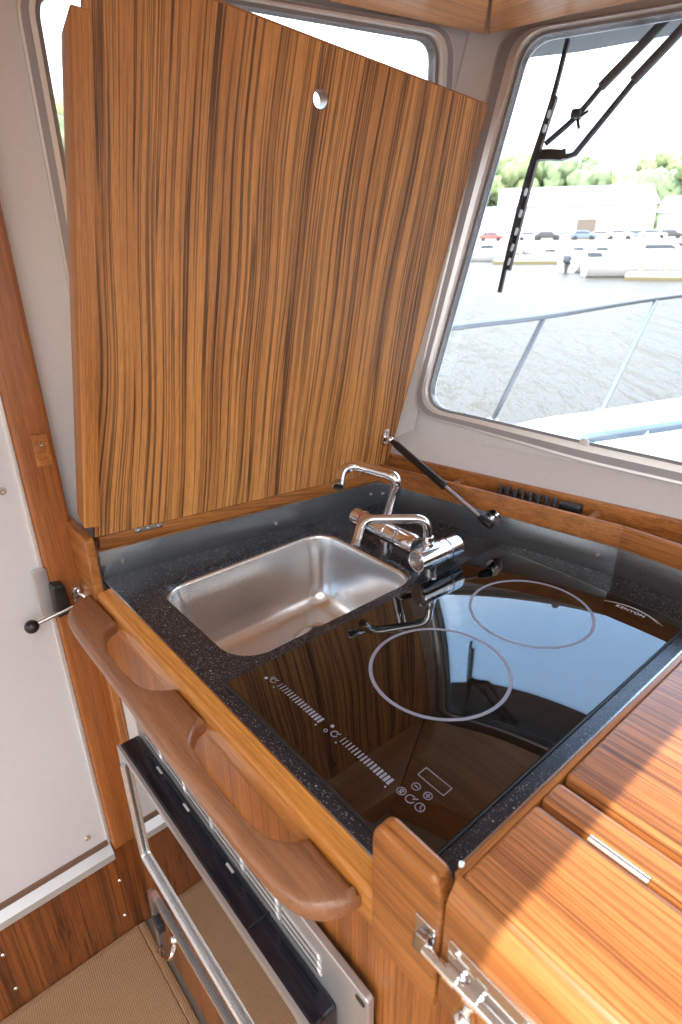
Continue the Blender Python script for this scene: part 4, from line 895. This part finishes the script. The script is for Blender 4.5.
# boats
def boat(pxx, d, L_, label, yaw=0.0, cabin=True, motor=False, hull='hull', s=1.0, zw=-1.9, cab=1.0):
    fr, p = orient(pxx, d, zw, yaw); T = thing('motorboat', label, 'boat', (p.x, p.y, zw), 'boats moored at the docks')
    hb = L_ * .17
    bm = B(); rings = []
    for k in range(13):
        t = k / 12; x = -L_ / 2 + L_ * t; wd = hb * (1 - max(0, (t - .45) / .55) ** 2.2) + .02; top = L_ * (.13 + .07 * t ** 2); kl = -.25 + .5 * max(0, t - .6) * L_ * .12
        rings.append([fr(x + L_ * .05 * t * (1 if j in (0, 6) else 0), yy * wd, zz) for j, (yy, zz) in enumerate([(-1, top), (-.97, top * .5), (-.75, max(kl, .05)), (0, kl), (.75, max(kl, .05)), (.97, top * .5), (1, top)])])
    loops(bm, rings); obj('hull', bm, M[hull], T)
    if cabin:
        bm = B(); pr = rpoly([(-.22 * L_, .13 * L_), (.20 * L_, .15 * L_), (.08 * L_, .27 * L_ * cab), (-.16 * L_, .28 * L_ * cab)], .15, 3); slab(bm, pr, -hb * .72, hb * .72, .08, lambda a, b, c: fr(a, c, b)); obj('cabin', bm, M['hull'], T)
        bm = B(); pr = [(-.12 * L_, .195 * L_), (.10 * L_, .195 * L_), (.06 * L_, .245 * L_ * cab), (-.11 * L_, .245 * L_ * cab)]; slab(bm, pr, -hb * .735, hb * .735, .01, lambda a, b, c: fr(a, c, b)); obj('cabin_window', bm, M['tint'], T)
    else:
        bm = B(); pr = [(.02 * L_, .15 * L_), (.08 * L_, .15 * L_), (-.01 * L_, .23 * L_), (-.03 * L_, .23 * L_)]; slab(bm, pr, -hb * .6, hb * .6, .01, lambda a, b, c: fr(a, c, b)); obj('windshield', bm, M['tint'], T)
    bm = B(); tube(bm, [fr(.08 * L_, -hb * .8, .17 * L_), fr(.08 * L_, -hb * .8, .25 * L_), fr(.46 * L_, -.05, .30 * L_), fr(.50 * L_, 0, .2 * L_)], .03, 6); obj('rail', bm, M['steel'], T)
    if motor:
        bm = B(); slab(bm, rpoly([(-.56 * L_, .12 * L_), (-.50 * L_, .10 * L_), (-.49 * L_, .19 * L_), (-.54 * L_, .21 * L_)], .1, 3), -.28, .28, .08, lambda a, b, c: fr(a, c, b)); mo = obj('outboard_motor', bm, M['outboard'], T)
        bm = B(); slab(bm, [(-.535 * L_, -.1), (-.515 * L_, -.1), (-.51 * L_, .12 * L_), (-.54 * L_, .12 * L_)], -.08, .08, 0, lambda a, b, c: fr(a, c, b)); obj('motor_leg', bm, M['outboard'], mo)
    return T
boat(662, 49, 9.0, 'large white motorboat with raised bow moored at the right-hand dock', .25, True, False, cab=.9)
boat(600, 56, 6.0, 'small white boat with dark tilted outboard left of the largest boat', .9, False, True)
boat(528, 76.5, 5.5, 'low open boat with dark windshield on the dock right of the wiper', .1, False, False)
boat(556, 80, 5.5, 'white cabin boat second from the wiper blade', -.1, True, False)
boat(490, 84, 7.5, 'white boat just left of the wiper tip', .2, True, False)
boat(607, 81, 6.0, 'white cabin boat behind the small boat with the outboard', .1, True, False)
boat(656, 78, 7.0, 'tall white cabin boat behind the largest boat', -.2, True, False, cab=1.3)
boat(690, 70, 8.0, 'white boat cut by the right edge of the photo', .0, True, False)
boat(582, 84, 6.0, 'far white boat lying close under the quay', .3, True, False)
# land and trees seen through the side window
strip_ground('shore_far_left', 62, 90, .2, M['shore'], 'wooded bank seen through the side window', -500, 170)
for i, x in enumerate((-20, 20, 60, 100)):
    tree(x, 68 + 12 * (i % 2), 15, 9, M['leaf%d' % (1 + i % 3)], ['pale green bank tree furthest left through the side window', 'mid green bank tree by the left frame of the side window', 'yellow green bank tree in the gap beside the raised lid lip', 'pale green bank tree mostly behind the raised lid'][i], 40 + i)['group'] = 'trees on the far bank beyond the side window'

# ================================================================== light, world, camera
sun = bpy.data.lights.new('sun', 'SUN'); sun.energy = 7.0; sun.angle = math.radians(.4); sun.color = (1.0, .93, .82)
so_ = bpy.data.objects.new('sun', sun); C.objects.link(so_)
sd = Vector((-.18, .70, -1.0)).normalized(); so_.rotation_mode = 'QUATERNION'; so_.rotation_quaternion = sd.to_track_quat('-Z', 'Y'); so_.location = (2, -4, 6)
wd = bpy.data.worlds.new('sky'); sc.world = wd; wd.use_nodes = True; nt = wd.node_tree; bg = nt.nodes['Background']
tc = N(nt, 'ShaderNodeTexCoord'); sep = N(nt, 'ShaderNodeSeparateXYZ'); L(nt, tc.outputs['Generated'], sep.inputs[0])
el = ramp(nt, [(.02, 0.0), (.55, 1.0)]); L(nt, sep.outputs['Z'], el.inputs['Fac'])
az = N(nt, 'ShaderNodeVectorMath', operation='DOT_PRODUCT'); L(nt, tc.outputs['Generated'], az.inputs[0]); az.inputs[1].default_value = (-.5, .85, 0)
azr = ramp(nt, [(.0, 0.15), (.5, 1.0)]); L(nt, az.outputs['Value'], azr.inputs['Fac'])
mu = N(nt, 'ShaderNodeMath', operation='MULTIPLY'); L(nt, el.outputs[0], mu.inputs[0]); L(nt, azr.outputs[0], mu.inputs[1])
mx = N(nt, 'ShaderNodeMix', data_type='RGBA'); L(nt, mu.outputs[0], mx.inputs['Factor']); mx.inputs['A'].default_value = (1.0, .985, .96, 1); mx.inputs['B'].default_value = (.42, .66, 1.0, 1)
L(nt, mx.outputs['Result'], bg.inputs['Color'])
es = ramp(nt, [(.0, .155), (.10, .21), (.45, .95)]); L(nt, sep.outputs['Z'], es.inputs['Fac'])
em = N(nt, 'ShaderNodeMath', operation='MULTIPLY'); L(nt, es.outputs[0], em.inputs[0]); em.inputs[1].default_value = 8.0; af = N(nt, 'ShaderNodeMath', operation='MULTIPLY_ADD'); L(nt, azr.outputs[0], af.inputs[0]); af.inputs[1].default_value = .30; af.inputs[2].default_value = .70
e2 = N(nt, 'ShaderNodeMath', operation='MULTIPLY'); L(nt, em.outputs[0], e2.inputs[0]); L(nt, af.outputs[0], e2.inputs[1]); L(nt, e2.outputs[0], bg.inputs['Strength'])
cam = bpy.data.cameras.new('camera'); co = bpy.data.objects.new('camera', cam); C.objects.link(co); sc.camera = co
cam.sensor_fit = 'VERTICAL'; cam.sensor_height = 36; cam.sensor_width = 24; cam.lens = 21.051; cam.clip_start = .01; cam.clip_end = 3000
R = Matrix(((.64826, .76132, -.01227), (-.30532, .27467, .91178), (-.69752, .58733, -.41050)))
m3 = Matrix((R[0], R[1], -R[2])).transposed()
co.matrix_world = Matrix.Translation(Vector((.51679, -.25388, .47036)) + UP) @ m3.to_4x4()
cam.dof.use_dof = True; cam.dof.focus_distance = .85; cam.dof.aperture_fstop = 8.0
for o in list(bpy.data.objects):
    if 'base' in o: del o['base']
sc.view_settings.view_transform = 'Standard'; sc.view_settings.look = 'None'; sc.view_settings.gamma = 1; sc.view_settings.exposure = .33; sc.view_settings.use_curve_mapping = False
